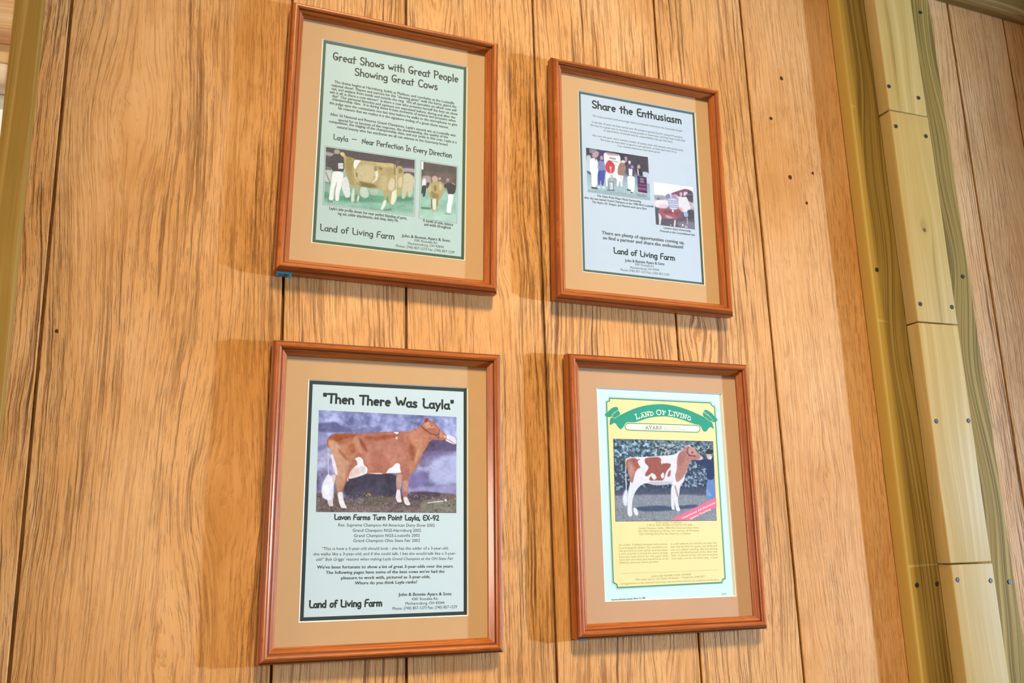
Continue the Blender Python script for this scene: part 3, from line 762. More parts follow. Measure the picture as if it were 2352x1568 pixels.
  ('S', [(421, 288), (478, 297)], 11.47, 'caa8a8', 2.15, 0.9, 0),
  ('P', [(551, 46), (996, 1), (997, 352), (894, 373), (619, 349)], '4b4452', 5.73, 0.95, 0, 1),
  ('P', [(894, 353), (1004, 361), (1001, 618), (957, 627), (898, 454)], 'c6d2da', 2.87, 0.95, 0, 1),
  ('P', [(607, 75), (658, 64), (654, 178), (625, 194)], 'b49aa8', 2.87, 0.9, 0, 1),
  ('P', [(95, 116), (138, 76), (167, 39), (209, 60), (199, 133), (162, 202), (99, 216)], 'b89a9c', 3.58, 1, 0, 1),
  ('P', [(56, 255), (99, 216), (182, 228), (184, 520), (165, 584), (154, 846), (66, 873), (74, 603), (52, 507)], 'f1eff0', 2.15, 1, 0, 1),
  ('P', [(141, 217), (158, 213), (153, 265), (139, 268)], '6a5048', 2.15, 0.8, 0, 1),
  ('S', [(72, 887), (149, 887)], 21.51, '2a2c30', 2.87, 0.9, 0),
  ('P', [(220, 159), (242, 129), (269, 148), (267, 220), (224, 239)], 'b49c98', 2.15, 1, 0, 1),
  ('P', [(184, 288), (224, 244), (287, 266), (293, 417), (288, 458), (182, 480), (174, 401)], '8088b8', 2.15, 1, 0, 1),
  ('P', [(178, 481), (288, 458), (276, 622), (256, 806), (221, 803), (219, 653), (193, 808), (172, 813), (167, 644)], '4a55a0', 2.15, 1, 0, 1),
  ('S', [(171, 853), (199, 852)], 18.64, 'e8e8ec', 2.15, 1, 0),
  ('S', [(241, 844), (276, 847)], 18.64, 'e8e8ec', 2.15, 1, 0),
  ('P', [(302, 455), (487, 437), (543, 486), (585, 518), (558, 666), (554, 767), (525, 783), (524, 612), (490, 780), (461, 785), (475, 581), (326, 612), (319, 824), (291, 819), (290, 619)], 'e9e2e2', 2.87, 1, 0, 1),
  ('P', [(507, 291), (552, 220), (609, 228), (634, 345), (595, 435), (577, 520), (492, 517), (487, 437)], 'a07c6c', 3.58, 1, 0, 1),
  ('P', [(546, 191), (590, 156), (632, 182), (609, 228), (552, 230)], 'ead4d0', 2.87, 1, 0, 1),
  ('P', [(295, 335), (338, 225), (381, 206), (422, 248), (452, 323), (445, 425), (399, 516), (322, 491), (293, 417)], 'c34a52', 1.43, 1, 0, 1),
  ('P', [(362, 352), (398, 344), (396, 405), (360, 413)], 'e8b098', 2.87, 1, 0, 1),
  ('S', [(382, 398), (382, 499)], 17.2, 'e8a8a4', 2.15, 1, 0),
  ('S', [(391, 558), (387, 669)], 43.01, 'b8b4b0', 4.3, 0.8, 0),
  ('P', [(337, 700), (415, 684), (412, 875), (331, 891)], '7c7f88', 1.43, 1, 0, 0),
  ('P', [(350, 717), (402, 707), (398, 868), (349, 878)], 'e2e6ea', 1.43, 1, 0, 0),
  ('S', [(371, 733), (369, 844)], 7.17, '50545c', 1.43, 1, 0),
  ('S', [(317, 894), (423, 873)], 15.77, '4c5058', 3.58, 0.8, 0),
  ('P', [(669, 164), (706, 146), (711, 217), (674, 235)], 'e0d4d4', 2.15, 1, 0, 1),
  ('P', [(629, 285), (667, 226), (710, 237), (753, 239), (765, 318), (758, 493), (657, 504), (629, 469)], '54496e', 2.87, 1, 0, 1),
  ('P', [(670, 338), (732, 335), (722, 495), (668, 491)], 'eeeef2', 1.43, 1, 0, 0),
  ('P', [(709, 258), (746, 250), (751, 311), (707, 320)], 'b89890', 2.87, 1, 0, 1),
  ('P', [(643, 501), (765, 497), (759, 666), (737, 858), (687, 857), (682, 803), (646, 810), (641, 649)], 'f3f1f1', 2.15, 1, 0, 1),
  ('S', [(631, 823), (681, 828)], 17.2, '2a2c30', 2.87, 1, 0),
  ('S', [(687, 872), (708, 873)], 15.77, '303438', 2.87, 1, 0),
  ('P', [(811, 247), (842, 204), (862, 236), (860, 298), (816, 307)], 'c4a49c', 2.15, 1, 0, 1),
  ('P', [(786, 324), (860, 298), (894, 373), (890, 456), (810, 472)], '3a3444', 2.87, 1, 0, 1),
  ('S', [(819, 327), (825, 449)], 18.64, 'd8ccd0', 2.15, 1, 0),
  ('P', [(806, 478), (955, 479), (951, 847), (803, 850)], '4a2f66', 1.08, 1, 0, 0),
  ('S', [(858, 534), (898, 536)], 28.67, 'b89a5c', 2.87, 0.8, 0),
  ('S', [(856, 596), (900, 592)], 28.67, 'b89a5c', 2.87, 0.7, 0),
  ('S', [(824, 673), (933, 672)], 20.07, 'a85868', 2.87, 0.8, 0),
  ('S', [(821, 755), (930, 754)], 35.84, 'b06068', 3.58, 0.8, 0),
  ('S', [(806, 844), (948, 851)], 11.47, 'eac0cc', 1.43, 0.9, 0),
  ('P', [(2, 945), (387, 900), (600, 899), (1003, 923), (1007, 1014), (0, 1015)], '93a6aa', 7.17, 0.7, 0, 1),
  ('P', [(744, 882), (947, 863), (959, 921), (813, 949)], '7d8c8a', 5.73, 0.7, 0, 1),
  ('N', 60, 42, 0.04, 21),
 ]},
 'fair': {"frame": 1, "quad": [(24.25, 15.87), (93.74, 17.22), (93.32, -53.01), (24.96, -53.42)], "ops": [
  ('G', [(0, 'eef2f2'), (0.28, 'f0f2f0'), (0.34, 'a8a4a8'), (0.45, 'd8ccd0'), (0.6, '6c6872'), (1, '6a6670')]),
  ('P', [(-9, -8), (1060, -12), (1056, 71), (757, 80), (412, 223), (330, 269), (-8, 301)], 'f0f3f2', 4.95, 1, 0, 1),
  ('P', [(412, 223), (595, 146), (778, 68), (857, 68), (994, 106), (983, 318), (845, 279), (607, 272), (450, 245)], '7c4a5c', 3.96, 0.95, 0, 1),
  ('P', [(834, 125), (994, 115), (989, 390), (822, 337)], '544c58', 5.94, 0.9, 0, 1),
  ('S', [(820, 196), (980, 185)], 9.9, 'b8b0b4', 1.98, 0.8, 0),
  ('P', [(1, 309), (270, 286), (253, 406), (-6, 429)], 'a4a0a2', 5.94, 0.9, 0, 1),
  ('P', [(57, 376), (147, 346), (134, 412), (54, 421)], '605c60', 5.94, 0.7, 0, 1),
  ('P', [(-6, 429), (363, 393), (332, 580), (-6, 602)], 'eee2e4', 4.95, 0.9, 0, 1),
  ('P', [(138, 512), (327, 498), (311, 591), (112, 615)], 'e6bcc0', 5.94, 0.8, 0, 1),
  ('P', [(269, 295), (352, 230), (410, 250), (406, 333), (285, 366)], '7c80ac', 5.94, 0.9, 0, 1),
  ('P', [(421, 231), (570, 231), (607, 272), (544, 344), (436, 329)], 'a888a8', 5.94, 0.9, 0, 1),
  ('P', [(491, 231), (590, 237), (607, 272), (547, 288)], 'd0b0c4', 3.96, 0.8, 0, 1),
  ('P', [(-7, 612), (132, 613), (110, 982), (0, 995)], '55555a', 5.94, 0.9, 0, 1),
  ('P', [(119, 825), (1010, 718), (995, 1005), (108, 1010)], '5d5a62', 9.9, 0.9, 0, 1),
  ('P', [(514, 860), (1005, 811), (995, 1005), (606, 1006)], '8c8490', 13.86, 0.8, 0, 1),
  ('P', [(690, 573), (1011, 534), (998, 756), (697, 792)], '4c4c58', 9.9, 0.9, 0, 1),
  ('P', [(364, 375), (446, 328), (583, 348), (591, 567), (470, 600), (371, 593)], 'cfd0e0', 2.97, 1, 0, 1),
  ('S', [(382, 400), (581, 385)], 13.86, '5c6080', 1.98, 0.9, 0),
  ('S', [(339, 451), (589, 430)], 13.86, '5c6080', 1.98, 0.9, 0),
  ('S', [(376, 501), (575, 486)], 15.84, '6c7090', 1.98, 0.8, 0),
  ('S', [(383, 546), (573, 532)], 15.84, '747890', 1.98, 0.8, 0),
  ('P', [(92, 618), (331, 589), (470, 600), (591, 567), (689, 592), (693, 701), (639, 763), (559, 772), (552, 819), (497, 816), (418, 808), (258, 836), (160, 811), (123, 770), (95, 727)], 'a8606a', 3.96, 1, 1, 1),
  ('P', [(170, 636), (429, 623), (464, 692), (225, 721)], '7c4450', 11.88, 0.7, 2, 1),
  ('P', [(223, 739), (381, 757), (478, 800), (318, 824)], 'd8a8ac', 7.92, 0.9, 2, 1),
  ('P', [(468, 637), (688, 601), (680, 739), (520, 759)], '844a5c', 11.88, 0.7, 2, 1),
  ('P', [(430, 604), (475, 599), (472, 650), (427, 655)], 'f8ece8', 2.97, 1, 0, 1),
  ('P', [(81, 720), (115, 734), (159, 820), (135, 897), (125, 990), (80, 995), (91, 884)], 'eadde0', 3.96, 0.95, 0, 1),
  ('P', [(476, 828), (517, 823), (497, 991), (447, 997)], 'e6d8dc', 3.96, 0.95, 0, 1),
  ('P', [(339, 964), (410, 946), (388, 986)], 'c8c0c4', 3.96, 0.9, 0, 1),
  ('P', [(643, 176), (694, 152), (722, 185), (697, 270), (647, 267)], 'd0a8b0', 3.96, 1, 0, 1),
  ('P', [(754, 144), (854, 132), (852, 169), (788, 231), (738, 238)], 'd8ccd8', 3.96, 1, 0, 1),
  ('P', [(605, 318), (696, 279), (807, 247), (844, 298), (896, 438), (911, 537), (829, 565), (816, 622), (707, 626), (670, 575), (603, 529)], 'e2dcdc', 3.96, 1, 0, 1),
  ('P', [(573, 523), (693, 518), (728, 605), (696, 636)], 'd8a8a8', 7.92, 0.8, 0, 1),
  ('P', [(879, 385), (978, 391), (981, 519), (912, 519)], 'd0c0c0', 5.94, 0.8, 0, 1),
  ('S', [(888, 402), (964, 466)], 13.86, '7c6470', 2.97, 0.7, 0),
  ('P', [(717, 620), (832, 606), (841, 720), (731, 733)], '9cb4d0', 2.97, 1, 0, 1),
  ('P', [(700, 746), (760, 739), (742, 879), (692, 885)], '80606c', 5.94, 0.8, 0, 1),
  ('P', [(790, 735), (825, 731), (821, 897), (796, 900)], 'cfa8ac', 3.96, 0.9, 0, 1),
  ('P', [(666, 911), (706, 906), (704, 943), (664, 948)], 'f4eaea', 2.97, 1, 0, 1),
  ('P', [(739, 944), (799, 937), (817, 971), (747, 980)], 'd8ccd0', 3.96, 0.9, 0, 1),
  ('N', 44, 44, 0.04, 23),
 ]},
 'portrait': {"frame": 2, "quad": [(-89.4, 107.1), (90.25, 105.25), (90.15, -19.23), (-88.32, -18.24)], "ops": [
  ('G', [(0, '9fa3d2'), (0.25, '9a9cc8'), (0.45, 'a8a6c8'), (0.8, '8c84a8'), (1, '7a6c70')]),
  ('N', 9, 6, 0.13, 1),
  ('N', 26, 18, 0.12, 2),
  ('P', [(-5, 139), (54, 120), (129, 112), (154, 150), (225, 167), (246, 213), (-3, 228)], '5a5a88', 5.24, 0.85, 0, 1),
  ('P', [(246, 173), (419, 137), (461, 182), (318, 220)], '70709c', 5.24, 0.7, 0, 1),
  ('P', [(-32, 230), (66, 224), (69, 406), (-29, 411)], '8a86b0', 7.34, 0.8, 0, 1),
  ('P', [(-1, 353), (68, 335), (64, 378), (1, 410)], '6c6890', 4.19, 0.6, 0, 1),
  ('P', [(710, 256), (1038, 208), (1038, 359), (846, 399), (712, 479)], '57496a', 8.39, 0.9, 0, 1),
  ('P', [(685, 421), (845, 354), (1010, 376), (928, 455), (739, 567)], '7d7099', 8.39, 0.8, 0, 1),
  ('P', [(819, 460), (927, 402), (1038, 420), (1038, 691), (847, 726), (782, 624)], 'b9bbdf', 10.48, 0.95, 0, 1),
  ('P', [(649, 607), (771, 565), (793, 727), (650, 775)], '7c6fa2', 8.39, 0.9, 0, 1),
  ('P', [(650, 753), (999, 699), (1038, 773), (740, 809)], 'a39dc8', 6.29, 0.8, 0, 1),
  ('P', [(182, 609), (580, 594), (604, 863), (428, 881), (186, 871)], '453f52', 7.34, 1, 0, 1),
  ('P', [(-20, 826), (126, 802), (186, 864), (276, 891), (402, 838), (557, 842), (740, 787), (1038, 803), (1038, 1077), (-15, 1083)], '6e5c5c', 3.67, 1, 0, 1),
  ('P', [(635, 797), (740, 780), (901, 798), (848, 851), (662, 884)], '4e3f4e', 4.19, 0.9, 0, 1),
  ('P', [(276, 862), (418, 842), (557, 864), (532, 915), (277, 940)], '6b6158', 4.19, 0.9, 0, 1),
  ('P', [(730, 883), (956, 849), (1038, 877), (1038, 1048), (742, 1028)], '85806f', 6.29, 0.9, 0, 1),
  ('P', [(-18, 931), (277, 933), (741, 934), (731, 1043), (-16, 1056)], '7d6a68', 4.19, 0.8, 0, 1),
  ('M', [(-20, 833), (1066, 810), (1066, 1077), (-15, 1083)], '94857e', 110, 80, 0.58, 0.31, 5),
  ('M', [(-20, 833), (1066, 810), (1066, 1077), (-15, 1083)], '5c4c4e', 100, 75, 0.6, 0.31, 6),
  ('M', [(321, 808), (376, 807), (382, 860), (326, 861)], 'e0a850', 90, 66, 0.6, 0.21, 7),
  ('M', [(945, 797), (997, 796), (997, 856), (945, 857)], 'd8a848', 90, 66, 0.6, 0.21, 8),
  ('M', [(650, 789), (703, 788), (703, 832), (651, 833)], 'a8a0b8', 60, 45, 0.5, 0.21, 9),
  ('P', [(557, 614), (599, 601), (596, 718), (585, 784), (591, 849), (598, 889), (586, 901), (565, 893), (552, 853), (560, 777), (554, 705)], 'c59a8c', 0.52, 1, 0, 1),
  ('P', [(560, 770), (585, 769), (590, 849), (597, 889), (586, 900), (565, 891), (552, 853)], 'f2e4e6', 0.52, 1, 0, 1),
  ('P', [(89, 647), (133, 625), (129, 674), (117, 745), (120, 837), (114, 901), (120, 946), (91, 948), (73, 880), (83, 732)], 'e2cfd2', 0.63, 1, 0, 1),
  ('S', [(76, 349), (72, 406), (75, 492), (77, 577), (81, 648)], 5.77, 'd8c8dc', 0.42, 1, 0),
  ('P', [(73, 634), (86, 633), (104, 668), (117, 738), (114, 837), (103, 880), (68, 880), (43, 853), (33, 790), (45, 705)], 'f3f1fa', 2.1, 1, 0, 1),
  ('P', [(47, 768), (75, 718), (91, 803), (73, 859)], 'ffffff', 4.19, 0.8, 0, 1),
  ('P', [(64, 335), (70, 288), (97, 241), (131, 229), (267, 223), (369, 209), (472, 194), (569, 184), (646, 174), (693, 145), (731, 105), (752, 74), (760, 36), (776, 24), (791, 49), (822, 58), (844, 83), (860, 120), (880, 145), (900, 174), (927, 195), (931, 221), (922, 238), (894, 255), (856, 250), (818, 252), (792, 276), (781, 320), (754, 373), (738, 433), (722, 493), (696, 546), (670, 606), (649, 621), (647, 680), (642, 775), (635, 826), (652, 891), (663, 919), (641, 929), (617, 914), (608, 856), (604, 776), (602, 689), (594, 603), (528, 607), (466, 617), (415, 621), (353, 613), (323, 632), (273, 656), (216, 679), (208, 693), (194, 736), (181, 800), (184, 864), (197, 920), (210, 948), (207, 971), (178, 971), (161, 928), (149, 865), (138, 787), (124, 724), (132, 660), (142, 624), (126, 554), (106, 490), (95, 441), (89, 377), (69, 378)], 'b8745e', 0.52, 1, 1, 1),
  ('P', [(247, 238), (318, 242), (525, 222), (604, 321), (580, 499), (476, 576), (373, 566), (321, 438)], 'c27f6c', 12.58, 0.8, 2, 1),
  ('P', [(277, 244), (319, 307), (351, 393), (341, 408), (299, 337)], '94452f', 5.24, 0.8, 2, 1),
  ('P', [(318, 249), (551, 206), (551, 243), (421, 287), (328, 270)], '9d4a30', 7.34, 0.7, 2, 1),
  ('P', [(67, 278), (131, 231), (277, 222), (267, 252), (167, 286), (88, 327)], 'a9552c', 4.19, 0.9, 2, 1),
  ('P', [(67, 285), (127, 303), (179, 401), (205, 486), (230, 499), (212, 586), (193, 694), (141, 801), (123, 660), (95, 448), (79, 377)], 'd5a184', 7.34, 0.95, 2, 1),
  ('P', [(147, 331), (247, 296), (267, 245), (289, 367), (270, 440), (230, 499), (189, 444)], 'c78a66', 7.34, 0.8, 2, 1),
  ('P', [(208, 342), (248, 311), (269, 397), (240, 441)], 'b0613f', 6.29, 0.8, 2, 1),
  ('P', [(133, 367), (169, 402), (210, 486), (200, 493), (159, 431)], 'a8583a', 4.19, 0.8, 2, 1),
  ('P', [(247, 253), (272, 244), (294, 338), (320, 409), (295, 424), (268, 339)], 'd29a78', 4.19, 0.8, 2, 1),
  ('P', [(526, 325), (588, 307), (632, 423), (580, 499), (543, 472)], 'cf8a74', 10.48, 0.8, 2, 1),
  ('P', [(630, 216), (736, 120), (769, 208), (791, 282), (738, 433), (686, 554), (654, 599), (648, 467), (684, 347)], 'c98667', 8.39, 0.9, 2, 1),
  ('P', [(652, 274), (684, 317), (701, 465), (675, 495), (647, 408)], '9c4c38', 7.34, 0.7, 2, 1),
  ('P', [(695, 376), (721, 345), (727, 419), (696, 494), (680, 539)], 'e0ac90', 5.24, 0.7, 2, 1),
  ('P', [(585, 499), (648, 482), (649, 614), (640, 775), (608, 776), (596, 601)], 'b46f5e', 4.19, 0.9, 2, 1),
  ('P', [(361, 392), (475, 431), (528, 545), (425, 593), (363, 566)], 'b46c5a', 9.43, 0.7, 2, 1),
  ('P', [(133, 646), (193, 644), (175, 801), (140, 794)], 'c99881', 4.19, 0.9, 2, 1),
  ('P', [(603, 674), (647, 673), (640, 790), (605, 791)], 'cfa092', 4.19, 0.8, 2, 1),
  ('P', [(94, 434), (107, 440), (126, 518), (142, 603), (140, 646), (120, 618), (102, 519)], 'f3e6ee', 1.05, 1, 0, 1),
  ('P', [(255, 473), (290, 450), (316, 474), (322, 532), (350, 559), (348, 610), (318, 633), (273, 656), (216, 675), (227, 607), (261, 548), (281, 533), (271, 490)], 'f6eeee', 0.63, 1, 2, 1),
  ('P', [(218, 657), (242, 571), (292, 547), (313, 604), (273, 652)], 'ecc9bf', 4.19, 0.9, 2, 1),
  ('P', [(292, 540), (332, 546), (338, 603), (313, 625)], 'c9c6c0', 4.19, 0.7, 2, 1),
  ('S', [(213, 665), (214, 693)], 7.34, 'e9c4b8', 0.42, 1, 0),
  ('P', [(484, 601), (497, 568), (533, 538), (553, 504), (580, 507), (583, 572), (595, 601), (477, 609)], 'faf5f6', 0.63, 1, 2, 1),
  ('P', [(348, 613), (456, 605), (456, 624), (354, 626)], 'f4e6e2', 0.79, 0.9, 2, 1),
  ('P', [(527, 187), (569, 181), (566, 201), (556, 213), (540, 199)], 'fbf5f5', 0.37, 1, 2, 1),
  ('P', [(547, 236), (561, 235), (562, 261), (547, 262)], 'f2d8d0', 0.52, 1, 2, 1),
  ('P', [(141, 808), (180, 797), (184, 864), (197, 920), (210, 948), (207, 966), (178, 966), (162, 928)], 'f7eded', 0.79, 1, 0, 1),
  ('P', [(606, 841), (635, 841), (652, 891), (663, 917), (641, 926), (619, 912)], 'f7eded', 0.79, 1, 0, 1),
  ('P', [(170, 959), (208, 959), (207, 973), (178, 975)], '4a3f45', 0.52, 0.9, 0, 1),
  ('P', [(90, 942), (121, 941), (121, 952), (90, 953)], '5a4a50', 0.63, 0.8, 0, 1),
  ('P', [(568, 896), (591, 896), (591, 908), (568, 909)], '4a3f45', 0.52, 0.7, 0, 1),
  ('P', [(760, 36), (778, 24), (791, 50), (768, 80), (755, 70)], 'a04038', 0.79, 1, 0, 1),
  ('P', [(752, 89), (795, 60), (801, 131), (769, 140)], 'd8a090', 2.62, 0.9, 2, 1),
  ('P', [(790, 60), (839, 79), (861, 127), (878, 202), (845, 204), (812, 175)], 'c07258', 4.19, 0.9, 2, 1),
  ('S', [(790, 60), (833, 80), (853, 120)], 5.24, 'a3503e', 1.05, 0.8, 0),
  ('P', [(801, 101), (823, 96), (825, 126), (804, 127)], 'f0d4bc', 1.05, 0.9, 0, 1),
  ('P', [(807, 102), (819, 101), (819, 117), (807, 118)], '3a2a28', 0.37, 1, 0, 1),
  ('P', [(866, 149), (899, 170), (894, 231), (867, 217)], 'cf9076', 2.1, 0.9, 2, 1),
  ('P', [(899, 197), (930, 195), (931, 225), (900, 231)], 'e6b8a2', 1.05, 1, 0, 1),
  ('S', [(905, 215), (910, 204), (921, 207)], 2.62, '9a5a48', 0.31, 1, 0),
  ('S', [(731, 109), (758, 149), (801, 184), (845, 204), (867, 187)], 4.72, '4a2f33', 0.37, 1, 0),
  ('S', [(872, 142), (866, 202), (861, 237)], 4.19, '6a3f3a', 0.37, 1, 0),
  ('S', [(845, 204), (867, 240)], 3.67, '5a3a3a', 0.37, 1, 0),
  ('P', [(927, 187), (965, 204), (996, 225), (996, 297), (955, 280), (911, 253), (927, 229)], 'f0e4ea', 0.79, 1, 0, 1),
  ('S', [(922, 237), (955, 258), (991, 290)], 3.67, '7a5a60', 0.31, 1, 0),
  ('S', [(789, 898), (842, 887), (902, 878)], 6.29, 'e8e8ea', 0.63, 0.9, 0),
  ('P', [(908, 861), (924, 856), (929, 875), (913, 883)], 'e8e8ea', 0.52, 0.9, 0, 1),
  ('N', 60, 42, 0.035, 11),
  ('N', 14, 10, 0.05, 12),
  ('S', [(65, 349), (67, 292), (97, 241), (131, 229)], 3.67, '5e2a30', 0.52, 0.8, 0),
  ('S', [(131, 229), (369, 208), (569, 183), (693, 145)], 2.62, '7a3a34', 0.52, 0.6, 0),
 ]},
 'heifer': {"frame": 3, "quad": [(-77.55, 73.61), (85.24, 74.0), (82.06, -39.99), (-79.63, -40.06)], "ops": [
  ('G', [(0, '5d7080'), (0.3, '3f4b58'), (0.62, '3a4258'), (0.68, '8a8a98'), (1, '8d9090')]),
  ('M', [(-26, -29), (1066, -66), (1040, 639), (-40, 645)], '8fb0bc', 52, 44, 0.54, 0.78, 1),
  ('M', [(-26, -29), (1066, -66), (1040, 639), (-40, 645)], '2c3844', 46, 40, 0.52, 0.89, 2),
  ('M', [(-26, -29), (430, -45), (422, 246), (-32, 256)], 'b8dcea', 44, 36, 0.58, 0.67, 3),
  ('M', [(383, 54), (1016, 35), (1011, 177), (380, 192)], 'c8c8b8', 60, 50, 0.54, 0.56, 4),
  ('M', [(644, 269), (1008, 261), (995, 598), (633, 600)], 'a8b4d4', 56, 48, 0.58, 0.56, 5),
  ('P', [(-40, 645), (196, 576), (522, 601), (1019, 584), (1038, 695), (-41, 699)], '4a5068', 5.56, 0.8, 0, 1),
  ('P', [(-41, 679), (1039, 674), (1025, 1042), (-48, 1030)], '8d8f96', 4.44, 0.95, 0, 1),
  ('M', [(-41, 685), (1038, 681), (1025, 1042), (-48, 1030)], 'a4a4a8', 80, 60, 0.58, 0.78, 6),
  ('M', [(-44, 845), (405, 846), (400, 1035), (-48, 1030)], '767c72', 70, 44, 0.6, 0.78, 7),
  ('P', [(190, 825), (450, 806), (538, 826), (784, 792), (850, 827), (459, 880), (231, 879)], '46506c', 3.33, 0.95, 0, 1),
  ('P', [(913, 487), (1000, 472), (997, 709), (939, 737), (900, 709)], '6d8cc0', 2.22, 1, 0, 1),
  ('P', [(904, 585), (969, 695), (906, 696)], '8ea6d6', 3.33, 0.8, 0, 1),
  ('P', [(802, 252), (905, 235), (946, 213), (998, 205), (999, 486), (919, 494), (914, 319), (823, 300)], '2c3860', 1.67, 1, 0, 1),
  ('P', [(914, 144), (944, 101), (990, 114), (991, 163), (930, 172)], '2a2830', 1.67, 1, 0, 1),
  ('P', [(925, 172), (971, 163), (969, 213), (939, 242), (923, 207)], 'd8b8b4', 1.67, 1, 0, 1),
  ('P', [(946, 213), (988, 184), (962, 248)], 'e8e4ea', 1.33, 1, 0, 1),
  ('P', [(551, 560), (607, 559), (585, 724), (576, 833), (586, 860), (548, 860), (545, 765)], 'e8e4e6', 1.11, 1, 0, 1),
  ('P', [(179, 832), (211, 846), (225, 926), (193, 926), (178, 886)], 'f0eeee', 1.11, 1, 0, 1),
  ('S', [(120, 253), (112, 415), (114, 631)], 10.0, 'd8c8d0', 0.89, 1, 0),
  ('P', [(101, 618), (130, 631), (117, 819), (84, 805), (75, 712)], 'f4f4f8', 4.44, 0.9, 0, 1),
  ('P', [(107, 321), (118, 239), (183, 224), (368, 213), (590, 187), (636, 151), (694, 108), (734, 64), (752, 54), (768, 77), (801, 98), (828, 153), (872, 194), (889, 222), (865, 243), (814, 244), (774, 238), (751, 267), (719, 365), (694, 448), (681, 517), (640, 573), (631, 669), (613, 724), (616, 806), (638, 867), (608, 885), (587, 847), (583, 724), (578, 601), (563, 539), (479, 561), (370, 559), (305, 535), (239, 576), (194, 657), (170, 738), (159, 845), (166, 926), (139, 945), (118, 912), (122, 765), (130, 644), (148, 563), (155, 496), (136, 401), (126, 334)], 'ece6e8', 1.11, 1, 1, 1),
  ('P', [(110, 334), (120, 253), (193, 230), (263, 249), (278, 331), (222, 373), (199, 428), (175, 550), (149, 509), (136, 401)], 'b5705f', 2.22, 1, 2, 1),
  ('P', [(139, 266), (191, 333), (200, 400), (160, 496), (141, 401)], 'c99384', 6.67, 0.9, 2, 1),
  ('P', [(161, 238), (226, 237), (257, 291), (244, 373), (191, 319)], 'a65e50', 4.44, 0.8, 2, 1),
  ('P', [(302, 228), (456, 211), (476, 300), (531, 285), (558, 326), (506, 396), (481, 506), (415, 506), (327, 507), (374, 411), (307, 467), (297, 426), (343, 344), (300, 290)], 'a55b50', 1.44, 1, 2, 1),
  ('P', [(520, 299), (559, 291), (552, 347), (530, 340)], 'a55b50', 1.33, 1, 2, 1),
  ('P', [(528, 395), (557, 367), (549, 450), (515, 464)], 'b2685c', 1.33, 1, 2, 1),
  ('P', [(230, 264), (274, 249), (300, 317), (266, 352), (240, 318)], 'f2ecee', 1.11, 1, 2, 1),
  ('P', [(204, 230), (248, 229), (236, 257)], 'f2ecee', 1.11, 1, 2, 1),
  ('P', [(352, 412), (395, 425), (416, 479), (382, 500), (361, 466)], 'ece4e8', 1.11, 1, 2, 1),
  ('P', [(450, 438), (484, 396), (487, 465), (465, 485)], 'ece4e8', 1.11, 1, 2, 1),
  ('P', [(455, 245), (482, 286), (464, 314)], 'ece4e8', 1.11, 1, 2, 1),
  ('P', [(397, 356), (419, 349), (434, 397), (407, 404)], '9a5048', 3.33, 0.7, 2, 1),
  ('P', [(635, 172), (694, 108), (752, 57), (828, 153), (889, 222), (814, 244), (756, 267), (707, 406), (659, 490), (607, 532), (593, 449), (619, 352), (616, 269)], 'bd8072', 1.67, 1, 2, 1),
  ('P', [(635, 172), (682, 129), (714, 184), (664, 324), (631, 325)], 'a87068', 5.56, 0.8, 2, 1),
  ('P', [(740, 71), (807, 97), (839, 167), (781, 210), (737, 155)], 'd0988c', 3.33, 0.9, 2, 1),
  ('S', [(721, 142), (747, 190), (810, 195)], 8.89, '5a3038', 0.89, 1, 0),
  ('S', [(739, 85), (726, 149)], 11.11, '9a4a44', 1.11, 1, 0),
  ('P', [(769, 138), (790, 137), (789, 165), (769, 166)], 'a03a38', 1.67, 1, 0, 1),
  ('P', [(855, 201), (889, 208), (885, 236), (854, 239)], 'e8c0b8', 1.33, 1, 0, 1),
  ('S', [(592, 573), (604, 642), (614, 697)], 15.56, 'b08078', 2.22, 0.8, 0),
  ('P', [(305, 521), (569, 512), (557, 553), (369, 568)], 'b8b4c0', 4.44, 0.7, 2, 1),
  ('N', 70, 50, 0.03, 13),
  ('S', [(0, 3), (998, 3), (998, 997), (2, 997), (0, 3)], 5.56, '39404a', 0.67, 0.9, 0),
 ]},
}


# ------------------------------------------------------------------ lettering
def arcp(cx, cy, rx, ry, a0, a1, n=14):
    return [(cx + rx * math.cos(math.radians(a0 + (a1 - a0) * k / n)), cy + ry * math.sin(math.radians(a0 + (a1 - a0) * k / n))) for k in range(n + 1)]


XH = 0.60
bowl = arcp(.25, .29, .20, .29, 60, 360)


